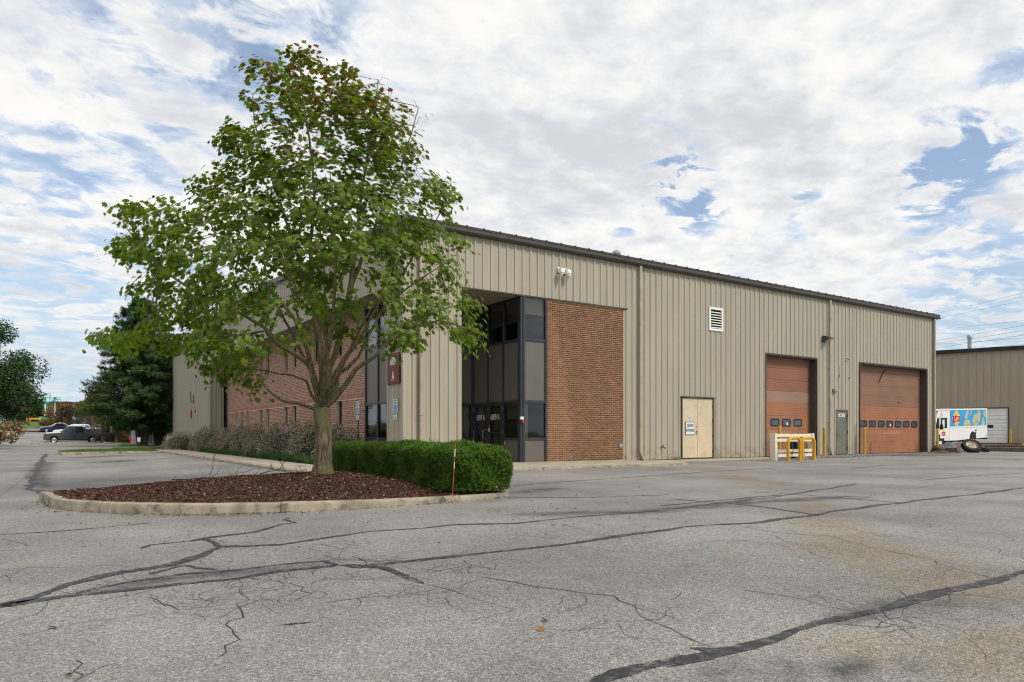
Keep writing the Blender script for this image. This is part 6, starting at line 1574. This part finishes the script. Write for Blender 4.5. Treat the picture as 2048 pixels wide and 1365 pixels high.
for k in range(6):
    specs.append((v, 8.0 if v < 46 else 7.2, 1.05, 1.5, random.uniform(1.16, 1.34) if v < 46 else 1.15+.1*(k % 2), words[k]+' pinkish flowering shrub along the wall, counted leftward from the parking sign')); v += 2.65 if k != 3 else 3.1
specs.append((46.6, 7.1, 1.2, 1.5, 1.0, 'low outermost flowering shrub at the far left end of the row'))
for k, (v_, u_, rx, ry, h, lab) in enumerate(specs): shrub(v_, u_, rx, ry, h, lab, 5200 if k < 4 else 3600, 4000 if k < 4 else 3000)
# lily turf strip in front of the shrubs
blade_v = np.array([(-.04, 0, 0), (.04, 0, 0), (.03, .25, .6), (-.03, .25, .6), (0, .75, .85)]); blade_f = np.array([(0, 1, 2), (0, 2, 3), (3, 2, 4)])
def blades(name, u0, u1, v0, v1, n, size, stops, zf, mask=None, stem=None):
    if name+'m' not in M: M[name+'m'] = leaf_mat(name+'_blades', stops, .3, .5)
    q = np.column_stack([RNG.uniform(u0, u1, n), RNG.uniform(v0, v1, n)])
    if mask is not None: q = q[in_poly(q, mask)]
    n = len(q); nn = np.column_stack([RNG.normal(0, .25, n), RNG.normal(0, .25, n), np.ones(n)])
    o = scatter(name, np.column_stack([q, zf(q)]), nn, RNG.uniform(*size, n), blade_v, blade_f, M[name+'m']); o['kind'] = 'stuff'
LIR = [(0, (.018, .055, .022)), (.6, (.045, .115, .035)), (1, (.10, .18, .06))]
blades('lily_turf', 6.9, 7.35, 21.0, 40, 9000, (.18, .34), LIR, lambda q: np.full(len(q), .045))
GR = [(0, (.04, .085, .015)), (.6, (.085, .15, .025)), (1, (.16, .19, .05))]
blades('verge_grass', .8, 5.6, 42.6, 50.5, 9000, (.05, .11), GR, lambda q: np.full(len(q), .05), [(0.9, 42.62), (4.4, 42.6), (5.3, 42.3), (5.55, 46.5), (5.6, 50.5), (2.2, 50.0), (0.8, 46)])
blades('verge_grass', -14, -6.2, 40, 47, 7000, (.05, .11), GR, lambda q: np.full(len(q), .03), [(-7.5, 40), (-6.6, 42.0), (-6.2, 45), (-7.5, 47), (-14, 47), (-14, 40)])
# weeds at the wall foot
blades('wall_weeds', 19.9, 20.4, 18.75, 19.0, 90, (.06, .16), GR, lambda q: np.full(len(q), .01)); blades('wall_weeds', 36, 40.5, 18.2, 18.6, 140, (.05, .12), GR, lambda q: np.full(len(q), .01))
# ---------------------------------------------------------------- background trees
def leafy(name, loc, h, rx, ry, zc, lab, stops, key, n=6000, lsz=(.18, .34), group=None, trunk=True, lump=.28, cat='tree', conif=False, blobs=16, tr=.14):
    t = thing(name, loc, lab, cat, group)
    if key not in M: M[key] = leaf_mat(key, stops, .25, .55)
    if trunk:
        mb = MB(); mb.tube([(0, 0, -.1), (.05, 0, zc*.5), (0, .05, zc), (.05, 0, h*.8)], [tr*1.2, tr, tr*.8, tr*.25], 8, cap=False); mb.build('trunk', M['bark2'], t, world=False, smooth='all')
        mb = MB()
        for k in range(12):
            a = RNG.uniform(0, 6.28); z = RNG.uniform(zc*.6, h*.75); r = RNG.uniform(.5, .85)*(1-abs(z-zc)/h); mb.tube([(0, 0, z*.85), (math.cos(a)*rx*r*.5, math.sin(a)*ry*r*.5, z), (math.cos(a)*rx*r, math.sin(a)*ry*r, z+.12*h)], [tr*.45, tr*.28, tr*.08], 5, cap=False)
        mb.build('limb', M['bark2'], t, world=False, smooth='all')
    Ps = []; Ns = []; hz = h-zc
    for b in range(blobs):
        a = RNG.uniform(0, 6.28); e = RNG.uniform(-.75, 1); rr = RNG.uniform(.45, .92); c = np.array((math.cos(a)*rx*rr*math.sqrt(1-min(e*e, .95)), math.sin(a)*ry*rr*math.sqrt(1-min(e*e, .95)), zc+e*rr*(hz if e > 0 else zc*.75)))
        m = n//blobs; d = RNG.normal(0, 1, (m, 3)); d /= np.linalg.norm(d, axis=1, keepdims=True); r = RNG.random(m)**.45*lump*RNG.uniform(.8, 1.4)
        Ps.append(c+d*r[:, None]*np.array((rx+.4, ry+.4, hz*.9))); Ns.append(d)
    Ps = np.concatenate(Ps); Ns = np.concatenate(Ns); k = Ps[:, 2] > .05; Ps, Ns = Ps[k], Ns[k]; m = len(Ps)
    o = scatter('crown', Ps, Ns*.5+np.array((0, 0, .6))+RNG.normal(0, .5, (m, 3)), RNG.uniform(*lsz, m), lf_v*np.array((1.3, 1, 1)), lf_f, M[key], t, world=False); o['kind'] = 'stuff'; return t
GD = [(0, (.016, .042, .014)), (.6, (.036, .085, .024)), (1, (.075, .14, .032))]; GO = [(0, (.045, .065, .015)), (.6, (.095, .12, .022)), (1, (.17, .15, .03))]
OR = [(0, (.075, .06, .018)), (.5, (.16, .105, .025)), (1, (.26, .13, .03))]; RD = [(0, (.06, .06, .02)), (.5, (.17, .10, .03)), (.85, (.28, .12, .04)), (1, (.6, .5, .45))]; DK = [(0, (.02, .016, .014)), (1, (.07, .055, .045))]
# conifer: drooping sprays on whorled boughs
def conifer(loc, h, r, lab, n=15000):
    t = thing('conifer', loc, lab, 'tree'); M['conif'] = leaf_mat('conifer_sprays', [(0, (.014, .040, .012)), (.55, (.038, .090, .020)), (1, (.085, .155, .034))], .2, .6)
    mb = MB()
    for k, (dx, dy) in enumerate(((0, 0), (.35, -.2), (-.3, .1))): mb.tube([(dx*.5, dy*.5, -.1), (dx*1.5, dy, h*.2), (dx*1.2, dy*1.2, h*.5), (dx*.4, 0, h*.93)], [.22, .17, .10, .03], 8, cap=False)
    mb.build('trunk', M['bark2'], t, world=False, smooth='all')
    Ps = []; Ns = []; nb = 240; bm_ = MB()
    for k in range(nb):
        f = (k+.5)/nb; z = h*(.10+.88*f**.95); a = k*2.399+RNG.normal(0, .3); R_ = r*(1-f)**.62*RNG.uniform(.62, 1.12)*(.7 if f < .06 else 1)
        up = .30+.75*f; m = int(n/nb*(1.5-f)); s = RNG.random(m)**.6; lat = RNG.normal(0, 1, (m, 3))*np.array((1, 1, .55))*(.16+.20*(1-s))[:, None]*(.5+.28*R_)
        ax = np.array((math.cos(a), math.sin(a), 0)); P3 = ax*(R_*s)[:, None]+np.stack([0*s, 0*s, z+R_*up*(s*.9-.55*s*s)-.1*s], 1)+lat*.55
        Ps.append(P3); Ns.append(np.tile(ax+np.array((0, 0, up)), (m, 1))+RNG.normal(0, .35, (m, 3)))
        if f < .5: bm_.tube([(0, 0, z-.2), tuple(ax*R_*.5+np.array((0, 0, z+R_*up*.25))), tuple(ax*R_*.9+np.array((0, 0, z+R_*up*.33)))], [.05, .03, .01], 4, cap=False)
    bm_.build('limb', M['bark2'], t, world=False)
    Ps = np.concatenate(Ps); Ns = np.concatenate(Ns); m = len(Ps)
    o = scatter('crown', Ps, Ns, RNG.uniform(.22, .46, m), spr_v, spr_f, M['conif'], t, world=False); o['kind'] = 'stuff'
p = at(284, 58); conifer((p.x, p.y, 0), 12.1, 4.5, 'tall dark green conifer at the far left corner of the warehouse', 17000)
p = at(335, 60.5); conifer((p.x-.6, p.y, 0), 9.2, 2.4, 'shorter dark conifer pressed against the warehouse corner', 7000)
p = at(205, 76); leafy('leafy_tree', (p.x, p.y, 0), zat(752, 76), 2.6, 2.6, 4.0, 'yellow-green leafy tree left of the dark conifer', GO, 'olive_leaves', 6500, (.16, .30), 'trees in the background')
p = at(232, 70); leafy('leafy_tree', (p.x, p.y, 0), 4.2, 2.1, 2.0, 2.6, 'low spreading leafy tree over the round shrubs', GO, 'olive_leaves', 4200, (.14, .26), 'trees in the background')
p = at(-62, 60); leafy('leafy_tree', (p.x, p.y, 0), zat(612, 60), 5.6, 5.6, 5.2, 'large dark green tree at the left edge of the view', GD, 'deep_green_leaves', 48000, (.12, .24), 'trees in the background', lump=.20, blobs=46, tr=.28)
p = at(-8, 52); leafy('ornamental_tree', (p.x, p.y, 0), zat(818, 52), 1.45, 1.45, 1.1, 'small autumn coloured tree with whitish tufts at the left edge', RD, 'autumn_leaves', 2600, (.12, .24), 'trees in the background', tr=.06)
p = at(72, 168); leafy('leafy_tree', (p.x, p.y, 3.5), zat(798, 168)-3.5, 3.0, 3.0, 3.4, 'dark bushy tree left of the tall boom lift', GD, 'deep_green_leaves', 3200, (.3, .55), 'trees in the background')
p = at(57, 172); leafy('leafy_tree', (p.x, p.y, 3.4), 4.0, 2.6, 2.6, 1.6, 'low dark bush before the green canopy', GD, 'deep_green_leaves', 1800, (.3, .5), 'trees in the background', cat='bush')
p = at(122, 132); leafy('leafy_tree', (p.x, p.y, 1.0), zat(806, 132)-1.0, 2.6, 2.6, 2.6, 'orange-brown autumn tree behind the parked cars', OR, 'orange_leaves', 4200, (.22, .42), 'trees in the background')
p = at(108, 140); leafy('leafy_tree', (p.x, p.y, 1.2), zat(828, 140)-1.2, 2.2, 2.2, 1.6, 'low yellowing bush right of the green lift', OR, 'orange_leaves', 2000, (.22, .42), 'trees in the background', cat='bush')
p = at(143, 118); leafy('bare_tree', (p.x, p.y, .8), zat(806, 118)-.8, 2.5, 2.5, 2.8, 'dark purplish tree with thinning leaves behind the white cars', DK, 'dark_twigs', 2600, (.10, .30), 'trees in the background', lump=.24)
for k, (px, tt, y) in enumerate(((101, 240, 803), (106, 244, 799), (111, 242, 802), (128, 240, 801), (134, 244, 797), (140, 240, 803))):
    p = at(px, tt); leafy('far_conifer', (p.x, p.y, 3.5), zat(y, tt)-3.5, 1.5, 1.5, 4.0, 'dark pointed tree far beyond the boom lifts', GD, 'deep_green_leaves', 500, (.5, .9), 'far trees beyond the lifts', trunk=False)
for k, (px, tt, r, lab) in enumerate(((207, 79.5, .75, 'round reddish shrub directly behind the grey pickup'), (223, 78, .68, 'round reddish shrub right of the one behind the pickup'), (256, 72, .66, 'round reddish shrub before the red hydrant'))):
    p = at(px, tt); leafy('round_shrub', (p.x, p.y, .05), r*1.5, r, r, r*.6, lab, [(0, (.05, .035, .02)), (.6, (.12, .075, .035)), (1, (.13, .12, .04))], 'reddish_leaves', 1500, (.08, .15), 'clipped round shrubs on the lawn', trunk=False, cat='shrub', lump=.42)
p = at(212, 84); leafy('box_hedge', (p.x, p.y, 0), 2.1, 1.8, 1.2, 1.0, 'dark green clipped bush beside the tan building', GD, 'deep_green_leaves', 1800, (.12, .22), None, trunk=False, cat='bush', lump=.42)
p = at(285, 63); leafy('vine', (p.x, p.y, 0), 2.3, 1.3, .5, 1.5, 'bright green vine hanging over the chain-link fence', [(0, (.06, .12, .02)), (1, (.16, .24, .03))], 'vine_leaves', 900, (.12, .22), None, trunk=False, cat='vine', lump=.4)

# ---------------------------------------------------------------- fallen twigs and leaf litter
def dead_branch(px, py, t, z, lab, seed, Lm=1.3):
    rnd = random.Random(seed); p = at(px, t); th = thing('dead_branch', (p.x, p.y, z), lab, 'branch'); mb = MB()
    def grow(q, d, L, r, k):
        P = [Vector(q)]; 
        for _ in range(5): d = (d+Vector((rnd.gauss(0, .22), rnd.gauss(0, .22), rnd.gauss(0, .12)))).normalized(); P.append(P[-1]+d*L/5)
        mb.tube(P, [r*(1-.7*i/5) for i in range(6)], 4, cap=False)
        if k:
            for i in (2, 3, 4, 5): grow(P[i], (d+Vector((rnd.gauss(0, .7), rnd.gauss(0, .7), rnd.uniform(-.1, .9)))).normalized(), L*.5, r*.5, k-1)
    grow((0, 0, .03), Vector((RT[0]+.15, RT[1], .12)).normalized(), Lm, .016, 2); mb.build('twigs', M['bark2'], th, world=False)
dead_branch(344, 955, 14.0, .06, 'dead fallen branch lying at the back edge of the mulch', 3, 1.1)
dead_branch(520, 955, 14.2, .16, 'bare twiggy branch standing up behind the mulch near the trunk', 11, .5)
dead_branch(575, 950, 13.0, .24, 'small bare twig beside the maple trunk', 5, .5)
M['litter'] = leaf_mat('fallen_leaves', [(0, (.04, .022, .014)), (.5, (.10, .045, .022)), (.85, (.20, .085, .03)), (1, (.34, .16, .05))], .1, .8)
n = 900; pts = []
front = np.array(ISLE[:48])
for _ in range(n):
    k = RNG.integers(0, 44); a, b = front[k], front[k+1]; f = RNG.random(); q = a+(b-a)*f; d = b-a; nn_ = np.array((d[1], -d[0]))/np.linalg.norm(d); w = 1.6 if 14 < k < 26 else .5
    if RNG.random() < w/1.6: pts.append(q+nn_*(RNG.exponential(.10)+.01))
pts = np.array(pts); n2 = 520; ex = np.array([ground_of(RNG.uniform(0, 1300), RNG.uniform(925, 1100)) for _ in range(n2)]); ex = ex[~in_poly(ex, ISLE)]
al = np.concatenate([pts, ex]); m = len(al)
o = scatter('leaf_litter', np.column_stack([al, gz(al[:, 0], al[:, 1])+.012+RNG.uniform(0, .012, m)]), np.column_stack([RNG.normal(0, .3, m), RNG.normal(0, .3, m), np.ones(m)]), RNG.uniform(.018, .05, m), lf_v, lf_f, M['litter'], tint=RNG.random(m)**1.4); o['kind'] = 'stuff'
q = np.column_stack([RNG.uniform(5.15, 5.6, 260), RNG.uniform(17, 42, 260)]); o = scatter('leaf_litter', np.column_stack([q, np.where(q[:, 0] > 5.4, .078, gz(q[:, 0], q[:, 1])+.012)]), np.column_stack([RNG.normal(0, .3, 260), RNG.normal(0, .3, 260), np.ones(260)]), RNG.uniform(.03, .07, 260), lf_v, lf_f, M['litter']); o['kind'] = 'stuff'
lm = {}
for k, (px, py, s, c, lab) in enumerate(((1083, 1262, .045, .95, 'orange fallen leaf alone on the asphalt, right of the middle'), (1090, 1243, .04, .1, 'dark curled fallen leaf just above the orange one'), (105, 1258, .045, .75, 'brown fallen leaf on the asphalt at lower left'), (139, 1353, .04, .6, 'small brown leaf at the bottom left edge'), (613, 962, .10, 1.0, 'large tan leaf lying on the mulch before the trunk'))):
    if py > 1000: x, y = ground_of(px, py); z = gz1(x, y)+.012
    else: q = at(px, 11.6); x, y = q.x, q.y; z = float(mulch_z(x, y)[0])+.03
    me = bpy.data.meshes.new('fallen_leaf'); vv = LV.copy(); vv[:, 2] += .35*vv[:, 0]**2+.12*np.sin(vv[:, 1]*5); me.from_pydata([tuple(v) for v in vv], [], [tuple(f) for f in LF]); me.materials.append(M['litter']); a = me.attributes.new('tint', 'FLOAT', 'POINT'); a.data.foreach_set('value', np.full(len(vv), c, np.float32))
    o = link('fallen_leaf', me, None, (x, y, z), (R(10), R(-12), k*1.3)); o.scale = (s*1.1,)*3; tag(o, lab, 'leaf')
